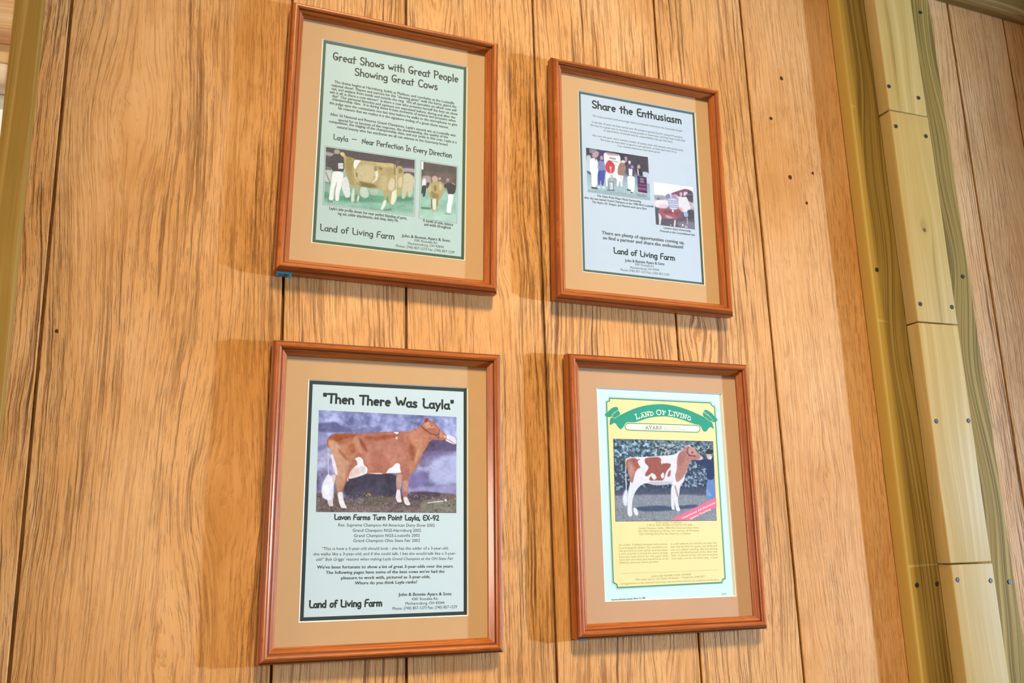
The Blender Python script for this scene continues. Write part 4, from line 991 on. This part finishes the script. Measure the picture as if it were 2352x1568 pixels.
def hand_glyphs():
    g = {}
    g['A'] = (.62, [[(.02, 0), (.30, 1.0), (.58, .0)], [(.14, .36), (.48, .36)]])
    g['C'] = (.60, [arcp(.36, .5, .30, .5, 48, 312)])
    g['D'] = (.66, [[(.08, 0), (.08, 1)], [(0, 1), (.22, 1)] + arcp(.22, .5, .36, .5, 90, -90) + [(.0, 0)]])
    g['E'] = (.54, [[(.50, 1), (.08, .98), (.08, .02), (.52, 0)], [(.08, .52), (.44, .54)]])
    g['F'] = (.52, [[(.52, 1), (.08, .97), (.07, 0)], [(.08, .50), (.44, .53)]])
    g['G'] = (.64, [arcp(.35, .52, .30, .48, 55, 300) + [(.56, .30), (.58, .45), (.26, .46)], [(.46, .46), (.46, .2)]])
    g['I'] = (.36, [[(.18, 0), (.18, 1)], [(.04, 1), (.32, 1)], [(.04, 0), (.32, 0)]])
    g['L'] = (.54, [[(.12, 1), (.09, .03), (.52, .01)], [(.05, .98), (.12, 1)]])
    g['N'] = (.66, [[(.07, 0), (.09, 1), (.56, .02), (.58, 1)]])
    g['P'] = (.56, [[(.08, 0), (.08, 1)], [(.0, .98), (.2, 1)] + arcp(.24, .74, .28, .26, 90, -90) + [(.08, .46)]])
    g['S'] = (.56, [arcp(.29, .74, .21, .25, 30, 200, 9) + [(.14, .58), (.40, .42)] + arcp(.27, .25, .22, .25, 30, -155, 9)])
    g['T'] = (.58, [[(.0, .98), (.60, 1.0)], [(.31, 1), (.29, 0)]])
    g['W'] = (.86, [[(.02, 1), (.22, 0), (.42, .82), (.62, 0), (.84, 1)]])
    g['X'] = (.60, [[(.04, 1), (.54, 0)], [(.54, 1), (.04, 0)]])
    g['a'] = (.50, [arcp(.23, .27, .19, .27, 70, 330), [(.42, .56), (.40, .12), (.50, .0)]])
    g['b'] = (.48, [[(.07, 1), (.07, 0)], arcp(.24, .28, .19, .28, 150, -150)])
    g['c'] = (.44, [arcp(.25, .29, .20, .29, 50, 310)])
    g['d'] = (.52, [arcp(.22, .28, .19, .28, 40, 320), [(.42, 1), (.42, .0)]])
    g['e'] = (.48, [[(.06, .30), (.42, .34)] + arcp(.24, .30, .19, .28, 10, 300)])
    g['f'] = (.38, [arcp(.30, .82, .15, .17, 40, 180, 6) + [(.14, 0)], [(.0, .56), (.32, .58)]])
    g['g'] = (.50, [arcp(.22, .29, .19, .28, 50, 330), [(.42, .58), (.43, .0)] + arcp(.24, -.10, .19, .20, 0, -140, 7)])
    g['h'] = (.50, [[(.07, 1), (.06, 0)], [(.07, .36)] + arcp(.24, .38, .17, .20, 150, 10, 7) + [(.42, .0)]])
    g['i'] = (.22, [[(.10, .58), (.11, 0)], [(.10, .80), (.11, .84)]])
    g['k'] = (.46, [[(.07, 1), (.07, 0)], [(.40, .56), (.09, .26), (.42, 0)]])
    g['l'] = (.22, [[(.10, 1), (.11, 0)]])
    g['m'] = (.76, [[(.06, .58), (.07, 0)], [(.07, .36)] + arcp(.22, .38, .15, .20, 150, 10, 6) + [(.37, .0)], [(.37, .36)] + arcp(.52, .38, .15, .20, 150, 10, 6) + [(.68, 0)]])
    g['n'] = (.50, [[(.06, .58), (.07, 0)], [(.07, .36)] + arcp(.24, .38, .17, .20, 150, 10, 7) + [(.42, .0)]])
    g['o'] = (.50, [arcp(.24, .29, .20, .29, 90, 450)])
    g['p'] = (.50, [[(.07, .58), (.07, -.30)], arcp(.24, .29, .19, .28, 150, -150)])
    g['r'] = (.40, [[(.07, .58), (.08, 0)], [(.08, .34)] + arcp(.24, .36, .15, .20, 150, 50, 6)])
    g['s'] = (.42, [arcp(.22, .44, .14, .15, 40, 200, 7) + [(.14, .36), (.28, .24)] + arcp(.19, .15, .15, .15, 30, -150, 7)])
    g['t'] = (.40, [[(.19, .88), (.18, .0)], [(.0, .58), (.38, .60)]])
    g['u'] = (.50, [[(.06, .58), (.07, .22)] + arcp(.24, .20, .17, .20, 180, 350, 7), [(.42, .58), (.43, 0)]])
    g['v'] = (.46, [[(.03, .58), (.22, 0), (.42, .58)]])
    g['w'] = (.66, [[(.03, .58), (.17, 0), (.32, .50), (.47, 0), (.63, .58)]])
    g['y'] = (.46, [[(.04, .58), (.23, .06)], [(.43, .58), (.12, -.30)]])
    g['2'] = (.52, [arcp(.25, .74, .20, .26, 160, -20, 8) + [(.40, .5), (.04, .02), (.50, .02)]])
    g['9'] = (.52, [arcp(.25, .70, .20, .28, 10, 350), [(.45, .80), (.40, .3), (.24, 0)]])
    g['-'] = (.42, [[(.05, .40), (.36, .40)]])
    g[','] = (.20, [[(.10, .06), (.03, -.16)]])
    g['"'] = (.34, [[(.08, 1.0), (.09, .74)], [(.24, 1.0), (.23, .74)]])
    g[' '] = (.34, [])
    return g


def serif_glyphs():
    def foot(x, y=0.0, w=.13):
        return [(x - w, y), (x + w, y)]
    g = {}
    g['L'] = (.74, [[(.2, 0), (.2, 1)], foot(.2, 1), [(.06, 0), (.66, 0), (.68, .22)]])
    g['A'] = (.86, [[(.12, 0), (.42, 1), (.74, 0)], [(.22, .33), (.62, .33)], foot(.12), foot(.74)])
    g['N'] = (.88, [[(.16, 0), (.16, 1), (.72, 0), (.72, 1)], foot(.16), foot(.72, 1), [(.04, 1), (.16, 1)]])
    g['D'] = (.86, [[(.2, 0), (.2, 1)], [(.06, 1), (.36, 1)] + arcp(.36, .5, .40, .5, 90, -90) + [(.06, 0)]])
    g['O'] = (.90, [arcp(.44, .5, .36, .5, 90, 450, 20)])
    g['F'] = (.72, [[(.2, 0), (.2, 1)], [(.06, 1), (.64, 1), (.65, .78)], [(.2, .52), (.5, .52)], foot(.2)])
    g['I'] = (.40, [[(.2, 0), (.2, 1)], foot(.2), foot(.2, 1)])
    g['V'] = (.84, [[(.1, 1), (.42, 0), (.74, 1)], foot(.1, 1), foot(.74, 1)])
    g['G'] = (.88, [arcp(.46, .5, .36, .5, 45, 330, 18) + [(.78, .42)], [(.6, .42), (.86, .42)]])
    g['Y'] = (.82, [[(.1, 1), (.4, .46), (.7, 1)], [(.4, .46), (.4, 0)], foot(.1, 1), foot(.7, 1), foot(.4)])
    g['R'] = (.84, [[(.2, 0), (.2, 1)], [(.06, 1), (.36, 1)] + arcp(.38, .76, .24, .24, 90, -90) + [(.2, .52)], [(.38, .52), (.72, 0), (.82, 0)], foot(.2)])
    g['S'] = (.66, [arcp(.33, .74, .22, .26, 30, 200, 9) + [(.2, .58), (.44, .42)] + arcp(.31, .25, .24, .25, 30, -155, 9), [(.53, .74), (.54, .98)], [(.07, .02), (.07, .26)]])
    g[' '] = (.4, [])
    return g


HAND, SERIF = hand_glyphs(), serif_glyphs()


def chaikin(p, it=1):
    for _ in range(it):
        q = [p[0]]
        for a, b in zip(p, p[1:]):
            q += [(.75 * a[0] + .25 * b[0], .75 * a[1] + .25 * b[1]), (.25 * a[0] + .75 * b[0], .25 * a[1] + .75 * b[1])]
        p = q + [p[-1]]
    return p


_layer = [0]


def ink_stroke(V, F, pts, w, fn0=lambda p: p):
    """a flat pen line with round ends, written into V (x,z,lift) and F; neighbouring pieces get hair-thin lifts so that they never coincide"""
    def fn(p):
        return (*fn0(p), (_layer[0] % 31) * 0.6e-6)
    for k, p in enumerate(pts):
        _layer[0] += 1
        if k < len(pts) - 1:
            q = pts[k + 1]
            dx, dz = q[0] - p[0], q[1] - p[1]
            l = math.hypot(dx, dz) or 1
            nx, nz = -dz / l * w / 2, dx / l * w / 2
            i = len(V)
            V += [fn((p[0] + nx, p[1] + nz)), fn((p[0] - nx, p[1] - nz)), fn((q[0] - nx, q[1] - nz)), fn((q[0] + nx, q[1] + nz))]
            F.append((i, i + 1, i + 2, i + 3))
        _layer[0] += 1
        i = len(V)
        V += [fn((p[0] + w / 2 * math.cos(math.tau * j / 10), p[1] + w / 2 * math.sin(math.tau * j / 10))) for j in range(10)]
        F.append(tuple(range(i, i + 10)))


def glyph_line(font, text):
    """strokes of one line of text, in cap heights"""
    x, out = 0.0, []
    for ch in text:
        adv, st = font[ch]
        out += [[(x + a, b) for a, b in s] for s in st]
        x += adv + .06
    return out, x


_curve_cache = {}


def font_line(text, bold, italic):
    """one line set in the built-in typeface: (x,z) points and faces, cap height 1"""
    cu = bpy.data.curves.new('line', 'FONT')
    cu.body = text
    cu.size = 1.0
    cu.resolution_u = 2
    cu.shear = 0.22 if italic else 0
    o = bpy.data.objects.new('line', cu)
    C.objects.link(o)
    dg = bpy.context.evaluated_depsgraph_get()
    ev = o.evaluated_get(dg)
    me = ev.to_mesh()
    v = [(p.co.x, p.co.y) for p in me.vertices]
    f = [tuple(p.vertices) for p in me.polygons]
    ev.to_mesh_clear()
    bpy.data.objects.remove(o)
    bpy.data.curves.remove(cu)
    return v, f


_cv, _ = font_line('H', False, False)
CAP = max(p[1] for p in _cv) - min(p[1] for p in _cv)
MMS = 0.001
Y_PAGE, Y_INK = -0.0055, -0.00554          # page surface, first ink layer


def flat(name, V, F, y, mat, parent):
    o = mesh_obj(name, [(p[0] * MMS, y - (p[2] if len(p) > 2 else 0), p[1] * MMS) for p in V], F, mat, parent)
    return o


def poly_obj(name, pts, y, mat, parent):
    bm = bmesh.new()
    vs_ = [bm.verts.new((a * MMS, y, b * MMS)) for a, b in pts]
    f = bm.faces.new(vs_)
    bmesh.ops.triangulate(bm, faces=[f])
    me = bpy.data.meshes.new(name)
    bm.to_mesh(me)
    bm.free()
    me.materials.append(mat)
    o = bpy.data.objects.new(name, me)
    C.objects.link(o)
    o.parent = parent
    return o


def line_into(V, F, style, text, x0, z0, x1, z1, cap, pen=None):
    ang = math.atan2(z1 - z0, x1 - x0)
    width = math.hypot(x1 - x0, z1 - z0)
    ca, sa = math.cos(ang), math.sin(ang)
    if style in 'hHBs':
        font = SERIF if style == 's' else HAND
        st, adv = glyph_line(font, text)
        xs = [p[0] for s in st for p in s]
        pw = {'h': .130, 'H': .16, 'B': .185, 's': .12}[style]
        kx = (width - pw * cap) / (max(xs) - min(xs))
        off = min(xs)
        for s in st:
            if style != 's' and len(s) > 2:
                s = chaikin(s)
            pts = [((p[0] - off) * kx + pw * cap / 2, p[1] * (cap - pw * cap) + pw * cap / 2) for p in s]
            ink_stroke(V, F, pts, pw * cap, lambda p: (x0 + p[0] * ca - p[1] * sa, z0 + p[0] * sa + p[1] * ca))
    else:
        v, f = font_line(text, style == 'b', style == 'i')
        if not v:
            return
        a, b = min(p[0] for p in v), max(p[0] for p in v)
        kx, kz = width / (b - a), cap / CAP
        for n_, sh in enumerate((-.022, 0, .022) if style == 'b' else (0,)):      # bold is struck three times
            i = len(V)
            for p in v:
                px, pz = (p[0] - a + sh) * kx, p[1] * kz
                V.append((x0 + px * ca - pz * sa, z0 + px * sa + pz * ca, n_ * 3e-6))
            F += [tuple(i + j for j in q) for q in f]


# ------------------------------------------------------------------ printed photographs: pictures of cows, coloured point by point
def hexrgb(h):
    return np.array([int(h[i:i + 2], 16) / 255 for i in (0, 2, 4)])


def vnoise(nx, ny, su, sv, seed, octaves=3):
    r = np.random.RandomState(seed)
    out = np.zeros((ny, nx))
    amp, tot = 1.0, 0.0
    for k in range(octaves):
        gx, gy = int(su * 2 ** k) + 2, int(sv * 2 ** k) + 2
        g = r.rand(gy + 1, gx + 1)
        X, Y = np.linspace(0, su * 2 ** k, nx), np.linspace(0, sv * 2 ** k, ny)
        xi, yi = X.astype(int), Y.astype(int)
        fx, fy = X - xi, Y - yi
        fx, fy = fx * fx * (3 - 2 * fx), (fy * fy * (3 - 2 * fy))[:, None]
        a = g[np.ix_(yi, xi)] * (1 - fx) + g[np.ix_(yi, xi + 1)] * fx
        b = g[np.ix_(yi + 1, xi)] * (1 - fx) + g[np.ix_(yi + 1, xi + 1)] * fx
        out += amp * (a * (1 - fy) + b * fy)
        tot += amp
        amp *= .55
    return out / tot


def blur2(m, s):
    if s < 0.35:
        return m
    r = max(1, int(3 * s))
    k = np.exp(-0.5 * (np.arange(-r, r + 1) / s) ** 2)
    k /= k.sum()
    p = np.pad(m, r, mode='edge')
    p = sum(k[i] * p[:, i:i + m.shape[1]] for i in range(2 * r + 1))
    return sum(k[i] * p[i:i + m.shape[0], :] for i in range(2 * r + 1))


def fill(nx, ny, pts, ss=3):
    xs = (np.arange(nx * ss) + .5) / ss
    ys = (np.arange(ny * ss) + .5) / ss
    P = np.array(pts, float)
    x0, x1 = max(0, int((P[:, 0].min() - 1) * ss)), min(nx * ss, int((P[:, 0].max() + 2) * ss))
    y0, y1 = max(0, int((P[:, 1].min() - 1) * ss)), min(ny * ss, int((P[:, 1].max() + 2) * ss))
    big = np.zeros((ny * ss, nx * ss))
    if x1 > x0 and y1 > y0:
        X, Y = np.meshgrid(xs[x0:x1], ys[y0:y1])
        ins = np.zeros(X.shape, bool)
        for (ax, ay), (bx, by) in zip(P, np.roll(P, -1, 0)):
            if ay != by:
                ins ^= ((ay > Y) != (by > Y)) & (X < (bx - ax) * (Y - ay) / (by - ay) + ax)
        big[y0:y1, x0:x1] = ins
    return big.reshape(ny, ss, nx, ss).mean((1, 3))


def closed_chaikin(p, it=2):
    for _ in range(it):
        q = []
        for a, b in zip(p, p[1:] + p[:1]):
            q += [(.8 * a[0] + .2 * b[0], .8 * a[1] + .2 * b[1]), (.2 * a[0] + .8 * b[0], .2 * a[1] + .8 * b[1])]
        p = q
    return p


def paint(ops, nx, ny):
    img = np.zeros((ny, nx, 3))
    clip = np.ones((ny, nx))
    fx, fy = nx / 1000.0, ny / 1000.0
    vv = np.linspace(0, 1, ny)
    X, Y = np.meshgrid(np.arange(nx) + .5, np.arange(ny) + .5)
    for o in ops:
        if o[0] == 'G':
            st = o[1]
            for c in range(3):
                img[:, :, c] = np.interp(vv, [s[0] for s in st], [hexrgb(s[1])[c] for s in st])[:, None]
        elif o[0] == 'N':
            img += (vnoise(nx, ny, o[1], o[2], o[4])[:, :, None] - .5) * o[3] * 3
        elif o[0] == 'P':
            _, pts, col, bl, al, mode, smooth = o
            pts = [(a * fx, b * fy) for a, b in pts]
            m = blur2(fill(nx, ny, closed_chaikin(pts) if smooth else pts), bl * fx)
            if mode == 1:
                clip = m
            if mode == 2:
                m = m * clip
            m = (m * al)[:, :, None]
            img = img * (1 - m) + hexrgb(col) * m
        elif o[0] == 'S':
            _, pts, w, col, bl, al, mode = o
            pts = [(a * fx, b * fy) for a, b in pts]
            d = np.full((ny, nx), 1e9)
            for (ax, ay), (bx, by) in zip(pts, pts[1:]):
                L2 = (bx - ax) ** 2 + (by - ay) ** 2 + 1e-9
                t = np.clip(((X - ax) * (bx - ax) + (Y - ay) * (by - ay)) / L2, 0, 1)
                d = np.minimum(d, np.hypot(X - ax - t * (bx - ax), Y - ay - t * (by - ay)))
            m = blur2(np.clip(w * fx / 2 - d + .5, 0, 1) * min(1, max(.35, w * fx)), bl * fx)
            m = (m * al)[:, :, None]
            img = img * (1 - m) + hexrgb(col) * m
        elif o[0] == 'M':
            _, pts, col, su, sv, thr, bl, seed = o
            pts = [(a * fx, b * fy) for a, b in pts]
            m = blur2(fill(nx, ny, pts), 1.0)
            nz = vnoise(nx, ny, su, sv, seed, 2)
            m = (m * np.clip((nz - thr) * 7, 0, 1) * .85)[:, :, None]
            img = img * (1 - m) + hexrgb(col) * m
    img = np.clip(img, 0, 1)
    return np.where(img <= .04045, img / 12.92, ((img + .055) / 1.055) ** 2.4)


RES = {'portrait': (360, 250), 'heifer': (260, 182), 'show_ring': (235, 158), 'front': (100, 162), 'group': (160, 108), 'fair': (112, 112)}


def photograph(key, parent, y, label):
    d = PHOTOS[key]
    nx, ny = RES[key]
    col = paint(d['ops'], nx, ny) * np.array([0.80, 0.90, 1.14])
    q = np.array(d['quad']) * MMS
    u = np.linspace(0, 1, nx)[None, :, None]
    v = np.linspace(0, 1, ny)[:, None, None]
    xz = (q[0] * (1 - u) + q[1] * u) * (1 - v) + (q[3] * (1 - u) + q[2] * u) * v
    co = np.empty((ny, nx, 3))
    co[:, :, 0], co[:, :, 1], co[:, :, 2] = xz[:, :, 0], y, xz[:, :, 1]
    idx = np.arange(nx * ny).reshape(ny, nx)
    F = np.stack([idx[:-1, :-1], idx[1:, :-1], idx[1:, 1:], idx[:-1, 1:]], -1).reshape(-1, 4)
    me = bpy.data.meshes.new('photograph')
    me.vertices.add(nx * ny)
    me.vertices.foreach_set('co', co.reshape(-1))
    me.loops.add(F.size)
    me.loops.foreach_set('vertex_index', F.reshape(-1))
    me.polygons.add(len(F))
    me.polygons.foreach_set('loop_start', np.arange(len(F)) * 4)
    me.update(calc_edges=True)
    me.validate()
    at = me.attributes.new('ink', 'FLOAT_COLOR', 'POINT')
    at.data.foreach_set('color', np.concatenate([col, np.ones((ny, nx, 1))], 2).reshape(-1).astype(np.float32))
    me.materials.append(M['print'])
    o = bpy.data.objects.new('photograph', me)
    C.objects.link(o)
    o.parent = parent
    o['label'] = label
    return o


# ------------------------------------------------------------------ framed pictures
PROFILE = [(0, 0), (0, .0125), (.0006, .0140), (.0020, .0148), (.0026, .0152), (.0030, .0172), (.0042, .0194), (.0060, .0206), (.0078, .0206),
           (.0094, .0196), (.0104, .0180), (.0107, .0166), (.0116, .0163), (.0124, .0166), (.0140, .0150), (.0160, .0126), (.0176, .0112), (.0181, .0104), (.0181, .0078), (.0040, .0078), (.0040, 0)]


def rail(length, place, rot, parent):
    n_ = len(PROFILE)
    V = []
    for s in (-1, 1):
        V += [(s * (length / 2 - u), -d, u) for u, d in PROFILE]
    F = [(j, n_ + j, n_ + (j + 1) % n_, (j + 1) % n_) for j in range(n_)]
    F += [tuple(range(n_)), tuple(range(2 * n_ - 1, n_ - 1, -1))]
    o = mesh_obj('frame_rail', V, F, M['rail'], parent, smooth=32)
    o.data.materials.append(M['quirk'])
    for j in (2, 3, 10, 11):                 # shade painted in dark brown along the two narrow quirks
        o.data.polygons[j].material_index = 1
    o.location = place
    o.rotation_euler = (0, rot, 0)
    return o


def ring(name, rects, mat, parent):
    """faces between successive rectangles (x0,x1,z0,z1,y)"""
    V, F = [], []
    for (x0, x1, z0, z1, y) in rects:
        V += [(x0, y, z0), (x1, y, z0), (x1, y, z1), (x0, y, z1)]
    for k in range(len(rects) - 1):
        for j in range(4):
            F.append((4 * k + j, 4 * k + (j + 1) % 4, 4 * k + 4 + (j + 1) % 4, 4 * k + 4 + j))
    return mesh_obj(name, V, F, mat, parent)


GAP = .004                 # the frames stand a little off the wall on small pads
INK = {0: dict(mat='mat', page='pagegreen', border='inkgreen', bw=.0040, text='text'),
       1: dict(mat='mat', page='pageblue', border='inkteal', bw=.0034, text='text'),
       2: dict(mat='mat', page='pagegrey', border='inkslate', bw=.0043, text='text'),
       3: dict(mat='matpink', page='pagemint', border=None, bw=0, text='textfaint')}
LABELS = ['framed pale green page with two show-ring photos, upper left of four frames',
          'framed pale blue page with group and fair photos, upper right of four frames',
          'framed grey page with one large brown cow photo, lower left of four frames',
          'framed yellow page with green ribbon banner and spotted heifer photo, lower right frame']
PHOTO_LABEL = {'show_ring': 'side view of a tan cow led by a person in white trousers', 'front': 'tan cow seen from the front with a handler in white trousers',
               'group': 'people posing with a cow and a red rosette', 'fair': 'people standing behind a red calf at a fair',
               'portrait': 'brown and white cow standing side on before a purple backdrop', 'heifer': 'red and white spotted heifer standing in front of dark trees'}

for i, (fx, fz, rot, sw, sh, px, pz, pw, ph) in enumerate(PAGES):
    sty = INK[i]
    root = empty('framed_picture', (fx, -GAP, fz))
    root.rotation_euler = (0, rot, 0)
    tag(root, LABELS[i], 'picture', 'framed cow pages on the panelled wall')
    W, H = sw * MMS + .0362, sh * MMS + .0362
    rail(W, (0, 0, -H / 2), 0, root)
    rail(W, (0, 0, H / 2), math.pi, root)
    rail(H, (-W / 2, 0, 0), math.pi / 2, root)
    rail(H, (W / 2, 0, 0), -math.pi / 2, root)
    # mat with a bevelled window
    a, b = sw * MMS / 2 + .003, sh * MMS / 2 + .003
    x0, x1, z0, z1 = (px - pw / 2) * MMS, (px + pw / 2) * MMS, (pz - ph / 2) * MMS, (pz + ph / 2) * MMS
    ring('mat_board', [(-a, a, -b, b, -.0052), (-a, a, -b, b, -.0072), (x0, x1, z0, z1, -.0072)], M[sty['mat']], root)
    e = .0011
    ring('mat_bevel', [(x0, x1, z0, z1, -.0072), (x0 + e, x1 - e, z0 + e, z1 - e, -.00585)], M['core'], root)['label'] = 'white cut edge of the mat window'
    # page
    page = box('advert_page', x0 - .004, x1 + .004, Y_PAGE, -.0052, z0 - .004, z1 + .004, M[sty['page']], root)
    # glass
    box('glass_pane', -a, a, -.0088, -.0080, -b, b, M['glass'], root)
    box('backing_board', -a, a, -.0050, -.0012, -b, b, M['matpink'], root)
    if sty['border']:
        q, w = e + .0002, sty['bw']
        ring('page_border', [(x0 + q, x1 - q, z0 + q, z1 - q, Y_PAGE - .00002), (x0 + q + w, x1 - q - w, z0 + q + w, z1 - q - w, Y_PAGE - .00002)], M[sty['border']], page)
    # photographs
    for key in [k for k in PHOTOS if PHOTOS[k]['frame'] == i]:
        photograph(key, page, Y_INK - .00002, PHOTO_LABEL[key])
    if i == 0:     # thin keyline round both photographs
        for key in ('show_ring', 'front'):
            V, F = [], []
            q = PHOTOS[key]['quad']
            c = (sum(p[0] for p in q) / 4, sum(p[1] for p in q) / 4)
            k = [(p[0] + math.copysign(1.4, p[0] - c[0]), p[1] + math.copysign(1.4, p[1] - c[1])) for p in q]
            ink_stroke(V, F, k + [k[0]], .35)
            flat('photograph_keyline', V, F, Y_INK, M['textsoft'], page)
    # lettering, one part per block
    blocks = {}
    for (fi, grp, style, text, tx0, tz0, tx1, tz1, cap) in TEXTS:
        if fi == i:
            blocks.setdefault((grp, style in 'hHBs' and 'hand' or style, grp in ('caption', 'page_footer') and tx0 > 20), []).append((style, text, tx0, tz0, tx1, tz1, cap))
    for (grp, _, _), lines in blocks.items():
        V, F = [], []
        for ln in lines:
            line_into(V, F, *ln)
        st = lines[0][0]
        mt = M['textfaint'] if st == 'g' else (M['textsoft'] if (i == 1 and st == 'r') else M['text'])
        flat(grp, V, F, Y_INK - .00004 - (.00016 if grp.startswith('owner') else 0), M['text'] if grp == 'owner_name' else mt, page)
    if i == 3:
        yl = lambda k: Y_PAGE - .00002 - .000022 * k
        # white strip at the right edge, yellow panel with notched corners and its green border
        poly_obj('page_edge', [((x1 - e) * 1000 - 2.2, z0 * 1000), (x1 * 1000 - .5, z0 * 1000), (x1 * 1000 - .5, z1 * 1000), ((x1 - e) * 1000 - 1.2, z1 * 1000)], yl(0), M['pagewhite'], page)
        poly_obj('yellow_panel', ART4['yellow'], yl(0), M['yellowink'], page)
        V, F = [], []
        ink_stroke(V, F, ART4['yellow'] + [ART4['yellow'][0]], 1.7)
        flat('panel_border', V, F, yl(1), M['bordergreen'], page)
        V, F = [], []
        ink_stroke(V, F, LINES4['outline'] + [LINES4['outline'][0]], .28)
        flat('panel_keyline', V, F, yl(1), M['textsoft'], page)
        for nm in ('curlL2', 'curlL', 'curlR2', 'curlR'):
            poly_obj('ribbon_end', closed_chaikin(ART4[nm], 1), yl(2), M['teal'], page)
        poly_obj('ribbon', closed_chaikin(ART4['ribbon'], 1), yl(3), M['teal'], page)
        for nm in ('foldL', 'foldR'):
            V, F = [], []
            ink_stroke(V, F, chaikin(LINES4[nm], 2), .5)
            flat('ribbon_fold', V, F, yl(4), M['yellowink'], page)
        pl = closed_chaikin(ART4['plate'], 1)
        V, F = [], []
        ink_stroke(V, F, pl + [pl[0]], 3.2)
        flat('name_plate_halo', V, F, yl(5), M['yellowink'], page)
        V, F = [], []
        ink_stroke(V, F, pl + [pl[0]], 1.1)
        flat('name_plate_border', V, F, yl(8.5), M['bordergreen'], page)
        poly_obj('name_plate', pl, yl(7), M['white'], page)
        V, F = [], []
        ink_stroke(V, F, LINES4['rule'], .25)
        flat('rule_line', V, F, yl(4), M['textfaint'], page)
        # curved ribbon lettering: small capitals with large initials, set along the arc
        A = np.array(ARC4)
        t = np.linspace(0, 1, len(A))
        fxp, fzp = np.polyfit(A[:, 0], A[:, 1], 2), None
        xa, xb = A[0, 0] + 1, A[-1, 0] - 1
        V, F = [], []
        text, big = 'LAND OF LIVING', 6.9
        size = [1.0 if (k == 0 or text[k - 1] == ' ') else .74 for k in range(len(text))]
        adv = [(SERIF[ch][0] + .10) * s if ch != ' ' else .30 for ch, s in zip(text, size)]
        kx = (xb - xa) / sum(adv)
        x = xa
        for ch, s, ad in zip(text, size, adv):
            w = ad * kx
            mx = x + w / 2
            bz_ = np.polyval(fxp, mx) - 2.0
            an = math.atan(np.polyval(np.polyder(fxp), mx))
            for st in SERIF[ch][1]:
                pts = []
                for (a_, b_) in st:
                    lx, lz = (a_ * s * kx - w / 2), b_ * s * big
                    pts.append((mx + lx * math.cos(an) - lz * math.sin(an), bz_ + lx * math.sin(an) + lz * math.cos(an)))
                ink_stroke(V, F, pts, 1.3 * (s ** .5))
            x += w
        for (sa_, sb_) in ((.10, .27), (.425, .50), (.60, .96)):    # thin rules over the small capitals
            pts = []
            for k in range(8):
                mx = xa + (xb - xa) * (sa_ + (sb_ - sa_) * k / 7)
                an = math.atan(np.polyval(np.polyder(fxp), mx))
                pts.append((mx - 6.3 * math.sin(an), np.polyval(fxp, mx) - 2.0 + 6.3 * math.cos(an)))
            ink_stroke(V, F, pts, .55)
        flat('ribbon_lettering', V, F, yl(7), M['white'], page)
        # pink sash across the photograph corner
        poly_obj('sash', SASH, Y_INK - .00006, M['pink'], page)
        V, F = [], []
        for (tx, a0, a1, b0, b1) in SASH_TEXT:
            line_into(V, F, 'b', tx, a0, a1, b0, b1, 2.6)
        flat('sash_lettering', V, F, Y_INK - .00010, M['white'], page)
    for sx, sz in ((-1, -1), (1, -1), (-1, 1), (1, 1)):
        box('wall_pad', sx * (W / 2 - .016) - .007, sx * (W / 2 - .016) + .007, 0, GAP, sz * (H / 2 - .012) - .006, sz * (H / 2 - .012) + .006, M['tape'], root)
    if i in (0, 3):     # scrap of blue tape under the lower left corner
        tw = .019 if i == 0 else .008
        tx = -W / 2 + (.004 if i == 0 else .006)
        bm = bmesh.new()
        V, F = [], []
        for k in range(9):
            u_ = k / 8
            dz = .0022 * math.sin(math.pi * u_) ** .5 + .0004 * math.sin(9 * u_)
            for yy in (-.0125, .0030):
                V += [(tx + tw * u_, yy, -H / 2), (tx + tw * u_, yy, -H / 2 - dz - .0002)]
        for k in range(8):
            q = 4 * k
            F += [(q, q + 1, q + 5, q + 4), (q + 2, q + 6, q + 7, q + 3), (q + 1, q + 3, q + 7, q + 5), (q, q + 4, q + 6, q + 2)]
        bm.free()
        mesh_obj('corner_tape', V, F, M['tape'], root)['label'] = 'blue tape scrap under the corner'
